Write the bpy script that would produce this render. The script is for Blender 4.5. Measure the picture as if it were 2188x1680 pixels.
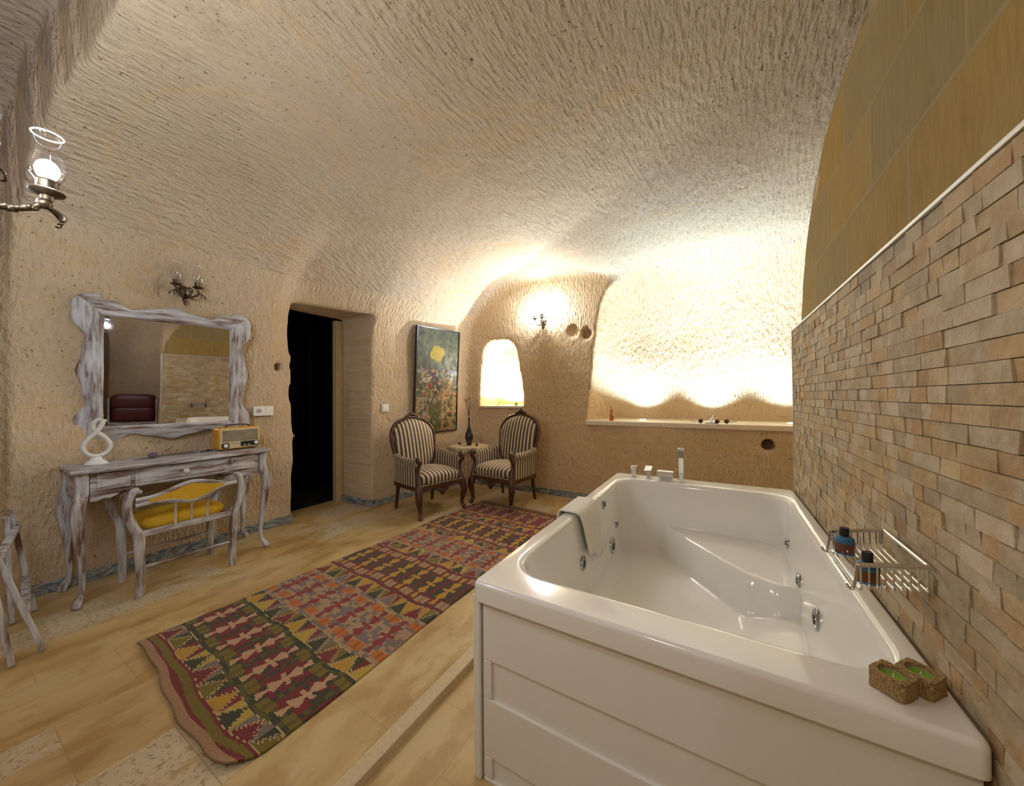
import bpy, math, random
import numpy as np
from mathutils import Matrix, Vector
random.seed(7); rng = np.random.RandomState(11)
PI = math.pi
for o in list(bpy.data.objects): bpy.data.objects.remove(o)
sc = bpy.context.scene; COL = sc.collection

# ------------------------------------------------------------------ camera, world, exposure
cam = bpy.data.objects.new('camera', bpy.data.cameras.new('camera')); COL.objects.link(cam)
cam.data.sensor_width = 36; cam.data.lens = 36*750/2188; cam.data.clip_start = .02
R3 = Matrix(((.8610, .0130, .5080), (.5090, -.0070, -.8610), (-.0080, .99990, -.0120)))
cam.matrix_world = Matrix.Translation((0, 0, 1.2)) @ R3.to_quaternion().to_matrix().to_4x4()
sc.camera = cam
w = bpy.data.worlds.new('world'); sc.world = w; w.use_nodes = True
w.node_tree.nodes['Background'].inputs[0].default_value = (.9, .8, .65, 1)
w.node_tree.nodes['Background'].inputs[1].default_value = .05
sc.view_settings.view_transform = 'Standard'; sc.view_settings.look = 'None'
sc.view_settings.gamma = 1; sc.view_settings.use_curve_mapping = False
sc.view_settings.exposure = 0.78
# lamp strengths (watts of the lit lamps)
BULB_LEFT, BULB_BACK, BULB_SIDE, SPOT_W, WIN_W = 5.8, 19, 8, 92, 38
FILL_W = 8.5  # strength of the unseen fill lamp added behind the camera

# ------------------------------------------------------------------ materials
MATS = {}
def new_mat(name):
    m = bpy.data.materials.new(name); m.use_nodes = True
    nt = m.node_tree; b = nt.nodes['Principled BSDF']
    return m, nt, b
def N(nt, typ, **kw):
    n = nt.nodes.new(typ)
    for k, v in kw.items():
        if k in n.inputs: n.inputs[k].default_value = v
        else: setattr(n, k, v)
    return n
def L(nt, a, b): nt.links.new(a, b)
def ramp(nt, fac, stops):
    r = nt.nodes.new('ShaderNodeValToRGB'); e = r.color_ramp.elements
    while len(e) < len(stops): e.new(.5)
    for i, (p, c) in enumerate(stops):
        e[i].position = p; e[i].color = (c[0], c[1], c[2], 1)
    L(nt, fac, r.inputs['Fac']); return r.outputs['Color']
def objvec(nt, scale=(1, 1, 1), rot=(0, 0, 0), loc=(0, 0, 0)):
    tc = nt.nodes.new('ShaderNodeTexCoord'); mp = nt.nodes.new('ShaderNodeMapping')
    mp.inputs['Scale'].default_value = scale; mp.inputs['Rotation'].default_value = rot
    mp.inputs['Location'].default_value = loc
    L(nt, tc.outputs['Object'], mp.inputs['Vector']); return mp.outputs['Vector']
def mathn(nt, op, a, b=None, c=None):
    n = nt.nodes.new('ShaderNodeMath'); n.operation = op
    for i, v in enumerate((a, b, c)):
        if v is None: continue
        if isinstance(v, (int, float)): n.inputs[i].default_value = v
        else: L(nt, v, n.inputs[i])
    return n.outputs[0]
def mixc(nt, fac, a, b, mode='MIX'):
    n = nt.nodes.new('ShaderNodeMix'); n.data_type = 'RGBA'; n.blend_type = mode
    if isinstance(fac, (int, float)): n.inputs[0].default_value = fac
    else: L(nt, fac, n.inputs[0])
    for i, v in ((6, a), (7, b)):
        if isinstance(v, tuple): n.inputs[i].default_value = (*v, 1)
        else: L(nt, v, n.inputs[i])
    return n.outputs[2]
def noise(nt, vec, scale, detail=4, rough=.55, dist=0.):
    n = N(nt, 'ShaderNodeTexNoise', Scale=scale, Detail=detail, Roughness=rough, Distortion=dist)
    L(nt, vec, n.inputs['Vector']); return n.outputs['Fac']
def bump(nt, b, h, strength=.5, dist=.01):
    n = N(nt, 'ShaderNodeBump', Strength=strength, Distance=dist)
    L(nt, h, n.inputs['Height']); L(nt, n.outputs['Normal'], b.inputs['Normal'])
def mat(name, col, rough=.5, metal=0., nscale=0, var=.12, bmp=0., coat=0., spec=None):
    """plain procedural material: base colour broken up by soft noise"""
    if name in MATS: return MATS[name]
    m, nt, b = new_mat(name)
    b.inputs['Roughness'].default_value = rough; b.inputs['Metallic'].default_value = metal
    if coat: b.inputs['Coat Weight'].default_value = coat; b.inputs['Coat Roughness'].default_value = .05
    if spec is not None: b.inputs['Specular IOR Level'].default_value = spec
    if nscale:
        f = noise(nt, objvec(nt), nscale)
        c = ramp(nt, f, [(.25, tuple(max(0, x*(1-var)) for x in col)), (.75, tuple(min(1, x*(1+var)) for x in col))])
        L(nt, c, b.inputs['Base Color'])
        if bmp: bump(nt, b, f, .6, bmp)
    else: b.inputs['Base Color'].default_value = (*col, 1)
    MATS[name] = m; return m
def emit(name, col, s):
    m, nt, b = new_mat(name)
    b.inputs['Emission Color'].default_value = (*col, 1); b.inputs['Emission Strength'].default_value = s
    b.inputs['Base Color'].default_value = (.8, .8, .8, 1); return m

def rock(name, axes, tint=(1, 1, 1)):
    """carved tuff: chisel strokes; axes = per-axis scale and rotation that lay the strokes along the surface"""
    m, nt, b = new_mat(name)
    sc_, rot = axes
    warp = noise(nt, objvec(nt), .9, 2)
    v = objvec(nt, sc_, rot)
    add = nt.nodes.new('ShaderNodeVectorMath'); add.operation = 'MULTIPLY_ADD'
    cb = nt.nodes.new('ShaderNodeCombineXYZ')
    for i in range(3): L(nt, warp, cb.inputs[i])
    L(nt, cb.outputs[0], add.inputs[0]); add.inputs[1].default_value = (1.6, 1.6, 1.6); L(nt, v, add.inputs[2])
    s1 = noise(nt, add.outputs[0], 1.0, 3, .6)
    s2 = noise(nt, objvec(nt), 46, 4, .65)
    s3 = noise(nt, objvec(nt), 4.5, 3, .5)
    vo = N(nt, 'ShaderNodeTexVoronoi', Scale=.9); L(nt, add.outputs[0], vo.inputs['Vector'])
    h = mathn(nt, 'ADD', mathn(nt, 'MULTIPLY', s1, 1.25), mathn(nt, 'ADD', mathn(nt, 'MULTIPLY', s2, .42), mathn(nt, 'MULTIPLY', s3, .8)))
    h = mathn(nt, 'ADD', h, mathn(nt, 'MULTIPLY', vo.outputs['Distance'], .35))
    bump(nt, b, h, .85, .026)
    f = noise(nt, objvec(nt), 1.1, 4)
    c0 = ramp(nt, f, [(.3, (.57*tint[0], .455*tint[1], .335*tint[2])), (.55, (.63*tint[0], .515*tint[1], .39*tint[2])), (.8, (.63*tint[0], .54*tint[1], .44*tint[2]))])
    # pits and dark grains of the tuff
    g = noise(nt, objvec(nt), 60, 2, .5)
    pit = ramp(nt, g, [(.26, (.35, .27, .2)), (.34, (1, 1, 1))])
    c = mixc(nt, 1., c0, pit, 'MULTIPLY')
    # ochre mineral veins
    vn = noise(nt, objvec(nt, (.25, .5, 1.4)), 1.3, 5, .5, .4)
    vein = ramp(nt, vn, [(.485, (0, 0, 0)), (.5, (1, 1, 1)), (.515, (0, 0, 0))])
    vf = mathn(nt, 'MULTIPLY', vein, .3)
    c = mixc(nt, vf, c, (.66, .42, .17))
    s1c = ramp(nt, s1, [(.3, (.90, .88, .85)), (.55, (1, 1, 1))])
    c = mixc(nt, 1., c, s1c, 'MULTIPLY')
    L(nt, c, b.inputs['Base Color']); b.inputs['Roughness'].default_value = .93
    b.inputs['Specular IOR Level'].default_value = .15
    return m
M_rock_left = rock('tuff_left', ((1, 48, 17), (.7, 0, 0)), (1.02, .97, .87))
M_rock_back = rock('tuff_back', ((46, 1, 16), (0, .45, 0)), (1.12, 1.0, .80))
M_rock_ceil = rock('tuff_ceiling', ((48, 12, 10), (0, 0, .35)), (.92, .89, .83))
M_rock_front = rock('tuff_front_shaded', ((34, 16, 14), (0, .4, 0)), (.72, .72, .74))  # near bay: its dimness is put into a darker tint of the tuff
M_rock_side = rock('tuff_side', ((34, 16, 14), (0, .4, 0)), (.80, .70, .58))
M_dark = mat('unlit_room_walls', (.012, .012, .014), .35, nscale=6, var=.4)  # unlit room behind the doorway: its darkness painted into the wall colour

def wash(name, axis):
    """whitewashed distressed wood, streaks along one axis"""
    m, nt, b = new_mat(name)
    s = [34., 34., 34.]; s[axis] = 4.5
    n1 = noise(nt, objvec(nt, tuple(s)), 1, 4, .6); n2 = noise(nt, objvec(nt), 7, 3, .5)
    f = mathn(nt, 'ADD', mathn(nt, 'MULTIPLY', n1, .75), mathn(nt, 'MULTIPLY', n2, .25))
    c = ramp(nt, f, [(.36, (.13, .06, .045)), (.43, (.25, .19, .17)), (.50, (.43, .41, .42)), (.62, (.60, .60, .63))])
    L(nt, c, b.inputs['Base Color']); b.inputs['Roughness'].default_value = .55
    bump(nt, b, f, .35, .004); return m
M_wz, M_wy, M_wx = wash('whitewash_upright', 2), wash('whitewash_lengthwise', 1), wash('whitewash_crosswise', 0)
def wood(name, c1, c2, axis=2, rough=.35):
    m, nt, b = new_mat(name); s = [30., 30., 30.]; s[axis] = 3.
    f = noise(nt, objvec(nt, tuple(s)), 1, 4)
    L(nt, ramp(nt, f, [(.3, c1), (.7, c2)]), b.inputs['Base Color']); b.inputs['Roughness'].default_value = rough
    b.inputs['Coat Weight'].default_value = .3; bump(nt, b, f, .2, .002); return m
M_walnut = wood('carved_walnut', (.035, .012, .006), (.10, .035, .015))
def stripe(name, axis, period=.044):
    m, nt, b = new_mat(name)
    tc = nt.nodes.new('ShaderNodeTexCoord'); sp = nt.nodes.new('ShaderNodeSeparateXYZ'); L(nt, tc.outputs['Object'], sp.inputs[0])
    fr = mathn(nt, 'FRACT', mathn(nt, 'DIVIDE', mathn(nt, 'ADD', sp.outputs[axis], 10.0), period))
    c = ramp(nt, fr, [(0, (.045, .02, .014)), (.06, (.045, .02, .014)), (.09, (.50, .40, .25)), (.20, (.60, .50, .33)), (.46, (.56, .46, .30)), (.52, (.50, .40, .25)), (.55, (.045, .02, .014)), (.62, (.05, .02, .015)), (.65, (.10, .05, .03)), (1, (.045, .02, .014))])
    weave = noise(nt, objvec(nt), 160, 2)
    c = mixc(nt, .18, c, ramp(nt, weave, [(.3, (0, 0, 0)), (.7, (1, 1, 1))]), 'OVERLAY')
    L(nt, c, b.inputs['Base Color']); b.inputs['Roughness'].default_value = .6
    b.inputs['Sheen Weight'].default_value = .2; return m
M_sx, M_sy = stripe('striped_fabric_across', 0), stripe('striped_fabric_side', 1)
M_acryl = mat('white_acrylic', (.86, .84, .80), .13, coat=.6, nscale=1.5, var=.012)
M_panel = mat('white_lacquer', (.80, .77, .71), .28, nscale=1.5, var=.015)
M_chrome = mat('chrome', (.78, .78, .80), .1, 1.0, nscale=3, var=.04)
M_jet = mat('jet_chrome', (.42, .42, .44), .18, 1.0, nscale=90, var=.35)
M_gap = mat('dark_gap', (.05, .04, .03), .7, nscale=4)
M_brass = mat('antique_brass', (.13, .095, .06), .38, .85, nscale=60, var=.55, bmp=.003)
M_plastic = mat('white_plastic', (.82, .80, .76), .3, nscale=3, var=.02)
M_black = mat('black_plastic', (.012, .012, .013), .3, nscale=8, var=.2)
def glassy(name, tint=(.97, .97, .99), refl=.10):
    m = bpy.data.materials.new(name); m.use_nodes = True; nt = m.node_tree
    nt.nodes.remove(nt.nodes['Principled BSDF']); out = nt.nodes['Material Output']
    t = nt.nodes.new('ShaderNodeBsdfTransparent'); t.inputs[0].default_value = (*tint, 1)
    g = nt.nodes.new('ShaderNodeBsdfGlossy'); g.inputs['Roughness'].default_value = .06
    lw = N(nt, 'ShaderNodeLayerWeight', Blend=.35)
    f = mathn(nt, 'ADD', mathn(nt, 'MULTIPLY', lw.outputs['Facing'], .55), refl)
    mx = nt.nodes.new('ShaderNodeMixShader'); L(nt, f, mx.inputs[0]); L(nt, t.outputs[0], mx.inputs[1]); L(nt, g.outputs[0], mx.inputs[2])
    L(nt, mx.outputs[0], out.inputs[0]); return m
M_glass = glassy('clear_glass')
M_rimglass = mat('thick_glass_rim', (.85, .87, .92), .15, nscale=5, var=.03)
m, nt, b = new_mat('mirror_glass'); b.inputs['Metallic'].default_value = 1; b.inputs['Roughness'].default_value = .015
L(nt, ramp(nt, noise(nt, objvec(nt), 2), [(0, (.80, .80, .79)), (1, (.84, .84, .83))]), b.inputs['Base Color']); M_mirror = m

def floor_mat(name, rowoff=0., dark=1.):
    m, nt, b = new_mat(name)
    tc = nt.nodes.new('ShaderNodeTexCoord'); sp = nt.nodes.new('ShaderNodeSeparateXYZ'); L(nt, tc.outputs['Object'], sp.inputs[0])
    cb = nt.nodes.new('ShaderNodeCombineXYZ')
    L(nt, mathn(nt, 'ADD', sp.outputs[1], 5.0), cb.inputs[0]); L(nt, mathn(nt, 'ADD', sp.outputs[0], 10.0+rowoff), cb.inputs[1])
    br = nt.nodes.new('ShaderNodeTexBrick'); L(nt, cb.outputs[0], br.inputs['Vector'])
    br.offset = .37; br.squash = 1
    for k, v in dict(Scale=1., **{'Mortar Size': .0022, 'Mortar Smooth': .3, 'Bias': 0., 'Brick Width': .61, 'Row Height': .39}).items(): br.inputs[k].default_value = v
    br.inputs['Color1'].default_value = (0, 0, 0, 1); br.inputs['Color2'].default_value = (1, 1, 1, 1); br.inputs['Mortar'].default_value = (.5, .5, .5, 1)
    sep = nt.nodes.new('ShaderNodeSeparateColor'); L(nt, br.outputs['Color'], sep.inputs[0])
    rnd = sep.outputs[0]
    # cloudy veins that run along the tiles
    v1 = noise(nt, objvec(nt, (3.6, 1.5, 1)), 1.0, 5, .55, .5); v2 = noise(nt, objvec(nt, (6, 3, 1)), 1.5, 5, .55, .3)
    pits = noise(nt, objvec(nt, (24, 24, 1)), 2.2, 3, .7)
    base = ramp(nt, v1, [(.28, (.36, .215, .065)), (.42, (.50, .34, .13)), (.55, (.60, .45, .21)), (.7, (.58, .47, .26))])
    c = mixc(nt, mathn(nt, 'MULTIPLY', rnd, .45), base, (.62, .50, .31))
    st = ramp(nt, v2, [(.40, (.62, .46, .30)), (.52, (1, 1, 1))])
    c = mixc(nt, .5, c, st, 'MULTIPLY')
    # unfilled, pitted tiles
    pf = mathn(nt, 'MULTIPLY', mathn(nt, 'GREATER_THAN', rnd, .66), mathn(nt, 'GREATER_THAN', v1, .47))
    pc = ramp(nt, pits, [(.38, (.26, .19, .11)), (.47, (.60, .52, .39)), (.7, (.66, .58, .45))])
    c = mixc(nt, mathn(nt, 'MULTIPLY', pf, .65), c, pc)
    c = mixc(nt, mathn(nt, 'MULTIPLY', br.outputs['Fac'], .55), c, (.36, .25, .13))
    L(nt, c, b.inputs['Base Color'])
    L(nt, mathn(nt, 'ADD', .20, mathn(nt, 'MULTIPLY', v2, .28)), b.inputs['Roughness'])
    bump(nt, b, mathn(nt, 'SUBTRACT', mathn(nt, 'MULTIPLY', pits, .25), br.outputs['Fac']), .25, .002)
    return m
M_floor = floor_mat('travertine_tiles', -.07); M_floor2 = floor_mat('travertine_tub_side', .16)
def attr_mat(name, rough=.8, attr='Col', nmul=None, bscale=0, bdist=.002, coat=0, sheen=0):
    m, nt, b = new_mat(name)
    a = nt.nodes.new('ShaderNodeAttribute'); a.attribute_name = attr
    c = a.outputs['Color']
    if nmul:
        f = noise(nt, objvec(nt), nmul[0], 5, .65)
        c = mixc(nt, 1., c, ramp(nt, f, [(.3, nmul[1]), (.6, (1, 1, 1)), (.8, nmul[2])]), 'MULTIPLY')
    L(nt, c, b.inputs['Base Color']); b.inputs['Roughness'].default_value = rough
    if bscale: bump(nt, b, noise(nt, objvec(nt), bscale, 5, .6), .8, bdist)
    if coat: b.inputs['Coat Weight'].default_value = coat
    if sheen: b.inputs['Sheen Weight'].default_value = sheen
    return m

# ------------------------------------------------------------------ mesh helpers
class MB:
    def __init__(s): s.v = []; s.f = []; s.c = None
    def add(s, vs, fs):
        o = len(s.v); s.v += [tuple(map(float, p)) for p in vs]; s.f += [tuple(i+o for i in f) for f in fs]; return s
    def box(s, x0, x1, y0, y1, z0, z1):
        vs = [(x, y, z) for z in (z0, z1) for y in (y0, y1) for x in (x0, x1)]
        return s.add(vs, [(0, 2, 3, 1), (4, 5, 7, 6), (0, 1, 5, 4), (2, 6, 7, 3), (0, 4, 6, 2), (1, 3, 7, 5)])
    def tube(s, pts, r, n=10, flat=1., up=None, caps=True):
        pts = [Vector(p) for p in pts]; m = len(pts)
        rr = r if isinstance(r, (list, tuple)) else [r]*m
        vs = []; prev = None
        for i, p in enumerate(pts):
            t = (pts[min(i+1, m-1)]-pts[max(i-1, 0)]).normalized()
            if prev is None:
                u = Vector(up) if up else (Vector((0, 0, 1)) if abs(t.z) < .9 else Vector((1, 0, 0)))
            else: u = prev
            u = (u-t*u.dot(t)).normalized(); prev = u; w_ = t.cross(u)
            for k in range(n):
                a = 2*PI*(k+.5)/n
                vs.append(p+u*math.cos(a)*rr[i]+w_*math.sin(a)*rr[i]*flat)
        fs = [(i*n+k, i*n+(k+1) % n, (i+1)*n+(k+1) % n, (i+1)*n+k) for i in range(m-1) for k in range(n)]
        if caps: fs += [tuple(range(n-1, -1, -1)), tuple((m-1)*n+k for k in range(n))]
        return s.add(vs, fs)
    def lathe(s, prof, n=20, c=(0, 0, 0), axis='z', caps=True):
        vs = []
        for r_, h in prof:
            for k in range(n):
                a = 2*PI*k/n; p = (r_*math.cos(a), r_*math.sin(a), h)
                if axis == 'x': p = (h, p[0], p[1])
                if axis == 'y': p = (p[0], h, p[1])
                vs.append((p[0]+c[0], p[1]+c[1], p[2]+c[2]))
        m = len(prof)
        fs = [(i*n+k, i*n+(k+1) % n, (i+1)*n+(k+1) % n, (i+1)*n+k) for i in range(m-1) for k in range(n)]
        if caps: fs += [tuple(range(n-1, -1, -1)), tuple((m-1)*n+k for k in range(n))]
        return s.add(vs, fs)
    def prism(s, poly, a0, a1, axis='y'):
        """2-D outline extruded along an axis; outline coords are the two other axes in order"""
        def q(p, a):
            return {'x': (a, p[0], p[1]), 'y': (p[0], a, p[1]), 'z': (p[0], p[1], a)}[axis]
        n = len(poly); vs = [q(p, a0) for p in poly]+[q(p, a1) for p in poly]
        fs = [tuple(range(n)), tuple(range(2*n-1, n-1, -1))]+[(i, i+n, (i+1) % n+n, (i+1) % n) for i in range(n)]
        return s.add(vs, fs)
    def ball(s, c, r, n=12, m=8, sx=1, sy=1, sz=1):
        prof = [(max(1e-4, math.sin(PI*i/m))*r, -math.cos(PI*i/m)*r*sz) for i in range(m+1)]
        o = len(s.v); s.lathe(prof, n, (0, 0, 0))
        for i in range(o, len(s.v)):
            p = s.v[i]; s.v[i] = (p[0]*sx+c[0], p[1]*sy+c[1], p[2]+c[2])
        return s
    def loft(s, loops, close=True, cap0=False, cap1=False):
        n = len(loops[0]); vs = [p for lp in loops for p in lp]
        fs = [(i*n+k, i*n+(k+1) % n, (i+1)*n+(k+1) % n, (i+1)*n+k) for i in range(len(loops)-1) for k in range(n if close else n-1)]
        if cap0: fs.append(tuple(range(n-1, -1, -1)))
        if cap1: fs.append(tuple((len(loops)-1)*n+k for k in range(n)))
        return s.add(vs, fs)
    def rbox(s, x0, x1, y0, y1, z0, z1, r=.03, dome=0., e=4):
        """pillow / cushion: superellipsoid-like rounded box"""
        cx, cy, cz = (x0+x1)/2, (y0+y1)/2, (z0+z1)/2; a, b_, c = (x1-x0)/2, (y1-y0)/2, (z1-z0)/2
        n, m_ = 32, 16; sg = lambda v, p: math.copysign(abs(v)**p, v)
        vs = []
        for i in range(m_+1):
            t = -PI/2+PI*i/m_
            for k in range(n):
                u = 2*PI*k/n; p1 = 2./e
                x = a*sg(math.cos(t), p1)*sg(math.cos(u), p1); y = b_*sg(math.cos(t), p1)*sg(math.sin(u), p1); z = c*sg(math.sin(t), p1*1.4)
                if dome and z > 0: z += dome*(1-(x/a)**2)*(1-(y/b_)**2)
                vs.append((x+cx, y+cy, z+cz))
        fs = [(i*n+k, i*n+(k+1) % n, (i+1)*n+(k+1) % n, (i+1)*n+k) for i in range(m_) for k in range(n)]
        return s.add(vs, fs)
    def shift(s, d): s.v = [(p[0]+d[0], p[1]+d[1], p[2]+d[2]) for p in s.v]; return s
    def xf(s, M): s.v = [tuple(M @ Vector(p)) for p in s.v]; return s
    def build(s, name, mt, parent=None, smooth=True, bevel=0., ang=40, subd=0, label=None):
        me = bpy.data.meshes.new(name); me.from_pydata(s.v, [], s.f); me.validate(clean_customdata=False); me.update()
        import bmesh
        bm = bmesh.new(); bm.from_mesh(me); bmesh.ops.recalc_face_normals(bm, faces=bm.faces); bm.to_mesh(me); bm.free()
        o = bpy.data.objects.new(name, me); COL.objects.link(o); me.materials.append(mt)
        if parent: o.parent = parent
        if bevel:
            md = o.modifiers.new('bevel', 'BEVEL'); md.width = bevel; md.segments = 2; md.limit_method = 'ANGLE'; md.angle_limit = math.radians(35)
        if subd:
            md = o.modifiers.new('sub', 'SUBSURF'); md.levels = subd; md.render_levels = subd
        if smooth:
            me.polygons.foreach_set('use_smooth', [True]*len(me.polygons))
            if ang < 180: me.set_sharp_from_angle(angle=math.radians(ang))
        if label: o['label'] = label
        return o
def thing(name, label, cat, loc=(0, 0, 0), rotz=0, group=None):
    o = bpy.data.objects.new(name, None); COL.objects.link(o); o.location = loc; o.rotation_euler = (0, 0, rotz)
    o.empty_display_size = .05; o['label'] = label; o['category'] = cat
    if group: o['group'] = group
    return o
def tag(o, label, cat, group=None):
    o['label'] = label; o['category'] = cat
    if group: o['group'] = group
    return o
def struct(o): o['kind'] = 'structure'; return o
def dup(root, loc, rotz, label, group=None):
    r = root.copy(); COL.objects.link(r); r.location = loc; r.rotation_euler = (0, 0, rotz); r['label'] = label
    if group: r['group'] = group
    for ch in list(root.children):
        c = ch.copy(); COL.objects.link(c); c.parent = r
        for g in list(ch.children):
            d = g.copy(); COL.objects.link(d); d.parent = c
    return r
def catmull(pts, n=6):
    P = [Vector(p) for p in pts]; P = [2*P[0]-P[1]]+P+[2*P[-1]-P[-2]]; out = []
    for i in range(1, len(P)-2):
        for k in range(n):
            t = k/n; a, b_, c, d = P[i-1:i+3]
            out.append(.5*((2*b_)+(c-a)*t+(2*a-5*b_+4*c-d)*t*t+(3*b_-a-3*c+d)*t**3))
    out.append(P[-2]); return [tuple(p) for p in out]
def lerp_list(vals, n):
    out = []
    for i in range(len(vals)-1):
        for k in range(n): out.append(vals[i]+(vals[i+1]-vals[i])*k/n)
    return out+[vals[-1]]

# ------------------------------------------------------------------ the carved cave room (one field, split into surfaces)
def cave():
    h = .027
    x = np.arange(-5.9, 3.5, h, dtype=np.float32); y = np.arange(-1.75, 4.85, h, dtype=np.float32); z = np.arange(-.16, 3.30, h, dtype=np.float32)
    X = x[:, None, None]; Y = y[None, :, None]; Z = z[None, None, :]
    ss = lambda t: (lambda u: u*u*(3-2*u))(np.clip(t, 0, 1))
    mx = np.maximum; mn = np.minimum
    def fil(a, b, r):      # intersection of two half-spaces with a round inner corner
        return mn(mx(a+r, b+r), 0)+np.sqrt(mx(a+r, 0)**2+mx(b+r, 0)**2)-r
    xl = np.where(Y < 1.86, -3.63, np.where(Y < 2.57, -3.63+(Y-1.86)/.71*.30, -3.33+(Y-2.57)*.164))
    xl = xl+(np.clip(Y, .3, 1.7)-1.0)*.10*ss((Z-.85)/.35)*ss((1.86-Y)/.2)
    wob = .016*np.sin(2.1*X+1.3*Y+.4)*np.sin(1.7*Y-2.3*Z)+.010*np.sin(5.1*Y+3.3*Z)*np.sin(4.3*X+2.2*Z)
    wob = wob*ss((Z-.15)/.5)
    zc = 2.73-.17*ss((X+1.8)/1.)*ss((Y-2)/1.9)-.10*ss((-2.2-X)/1.4)+.03*np.sin(1.9*X+.5)*np.sin(1.6*Y)
    back = Y-3.97
    yf = -1.5+0*X
    # the near bay beside the camera is cut higher and deeper than the main vault
    ye = .27+.075*(X+3.55)+.008*np.sin(7*X)
    near = (Y < ye)
    zc = np.where(near, 3.08, zc); xl = np.where(near, -3.95, xl)
    back = Y-3.97
    front = yf-Y; left = xl-X; ceil = Z-zc
    # outer side of the arch: the rock leaves the plane of the masonry
    arch_r = np.sqrt((Y-1.75)**2+mx(Z-1.45, 0)**2)
    dout = mx(arch_r-1.02, 0)
    right = X-.455-np.where(Y > 1.75, .75, 2.2)*dout
    m1 = fil(left, ceil, .85)
    m1 = fil(m1, front, .10)
    m1 = mx(m1, right)
    m1 = fil(m1, back, .07)
    far = X-1.35
    m1 = np.where(Y > 1.75, mx(m1, far), m1)
    m1 = mx(m1, -(Z+.12))
    # room beside the tub wall, seen only in the mirror
    bed = mx(mx(mx(.95-X, X-3.2), mx(-.14-Y, Y-2.3)), mx(Z-2.6, -(Z+.12)))
    bed2 = mx(mx(mx(.40-X, X-1.2), mx(-1.5-Y, Y-.70)), mx(Z-2.5, -(Z+.12)))
    F = mn(mn(m1, bed), bed2)
    # lit recess above the ledge
    nz = fil(Y-4.52, Z-(zc+.11), .95)
    lft = -(X+1.335-.13*(Z-.9)); nz = fil(nz, lft, .38)
    nich = mx(mx(nz, mx(3.6-Y, .90-Z)), mx(lft, X-1.35))
    F = mn(F, nich)
    # window-like niche
    hw = .325-.055*ss((Z-1.2)/.7)
    ax = np.abs(X+2.53)
    wn = mx(fil(ax-hw, Z-1.965, .20), 1.065-Z)
    wn = mx(wn, mx(3.7-Y, Y-4.42))
    F = mn(F, wn)
    # doorway and the dark room behind it
    rough = .006*np.sin(9*Z)+.005*np.sin(23*Z+1)*ss((1.9-Z)/.6)
    do = mx(mx(mx(1.868+rough-Y, Y-2.565), Z-2.13), mx(-3.92-X, X+3.15))
    F = mn(F, mx(do, -(Z+.12)))
    bath = mx(mx(mx(-5.6-X, X+3.86), mx(1.3-Y, Y-3.4)), mx(Z-2.3, -(Z+.12)))
    F = mn(F, bath)
    def hole(F, c, r, d, ax):
        # short drilled hole along an axis
        if ax == 'y': a = np.sqrt((X-c[0])**2+(Z-c[2])**2)-r; b = np.abs(Y-c[1])-d
        elif ax == 'x': a = np.sqrt((Y-c[1])**2+(Z-c[2])**2)-r; b = np.abs(X-c[0])-d
        else: a = np.sqrt((X-c[0])**2+(Y-c[1])**2)-r; b = np.abs(Z-c[2])-d
        return mn(F, mx(a, b))
    F = hole(F, (-3.60, 1.735, 1.504), .036, .12, 'x')
    F = hole(F, (-1.489, 3.97, 1.985), .075, .045, 'y'); F = hole(F, (-1.340, 3.97, 1.946), .055, .14, 'y')
    F = hole(F, (.382, 3.97, .742), .052, .22, 'y'); F = hole(F, (-3.25, 3.272, 2.264), .03, .08, 'x')
    F = hole(F, (-.923, 1.259, 2.74), .020, .08, 'z'); F = hole(F, (-3.60, .942, 2.03), .028, .05, 'x')
    F = F+wob*ss((1.35-X)/.3)*ss((X+3.8)/.15)
    F = F.astype(np.float32)
    # surface nets
    S = F < 0
    cnt = np.zeros(tuple(d-1 for d in F.shape), np.int8)
    acc = np.zeros(cnt.shape+(3,), np.float32)
    nx, ny, nz_ = F.shape
    sl = lambda a, n: slice(a, n-1+a)
    for ax in range(3):
        for u in (0, 1):
            for v in (0, 1):
                o0 = [0, 0, 0]; oth = [i for i in range(3) if i != ax]; o0[oth[0]] = u; o0[oth[1]] = v
                o1 = list(o0); o1[ax] = 1
                A = F[sl(o0[0], nx), sl(o0[1], ny), sl(o0[2], nz_)]; B = F[sl(o1[0], nx), sl(o1[1], ny), sl(o1[2], nz_)]
                idx = np.nonzero((A < 0) != (B < 0))
                a, b_ = A[idx], B[idx]; t = a/(a-b_)
                p = np.zeros((len(t), 3), np.float32); p[:, oth[0]] = u; p[:, oth[1]] = v; p[:, ax] = t
                acc[idx] += p; cnt[idx] += 1
    ci = np.nonzero(cnt > 0); nvt = len(ci[0])
    vid = -np.ones(cnt.shape, np.int32); vid[ci] = np.arange(nvt)
    pos = acc[ci]/cnt[ci][:, None]
    V = np.stack([x[0]+(ci[0]+pos[:, 0])*h, y[0]+(ci[1]+pos[:, 1])*h, z[0]+(ci[2]+pos[:, 2])*h], 1)
    quads = []
    for ax in range(3):
        a = [slice(None)]*3; b_ = [slice(None)]*3; a[ax] = slice(0, -1); b_[ax] = slice(1, None)
        s0, s1 = S[tuple(a)], S[tuple(b_)]
        u, v = [i for i in range(3) if i != ax]
        E = np.array(np.nonzero(s0 != s1)).T
        ok = (E[:, u] > 0) & (E[:, v] > 0) & (E[:, u] < F.shape[u]-1) & (E[:, v] < F.shape[v]-1); E = E[ok]
        def g(du, dv):
            e = E.copy(); e[:, u] += du; e[:, v] += dv; return vid[e[:, 0], e[:, 1], e[:, 2]]
        q = np.stack([g(-1, -1), g(0, -1), g(0, 0), g(-1, 0)], 1)
        flip = s0[E[:, 0], E[:, 1], E[:, 2]]
        if ax == 1: flip = ~flip
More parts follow.
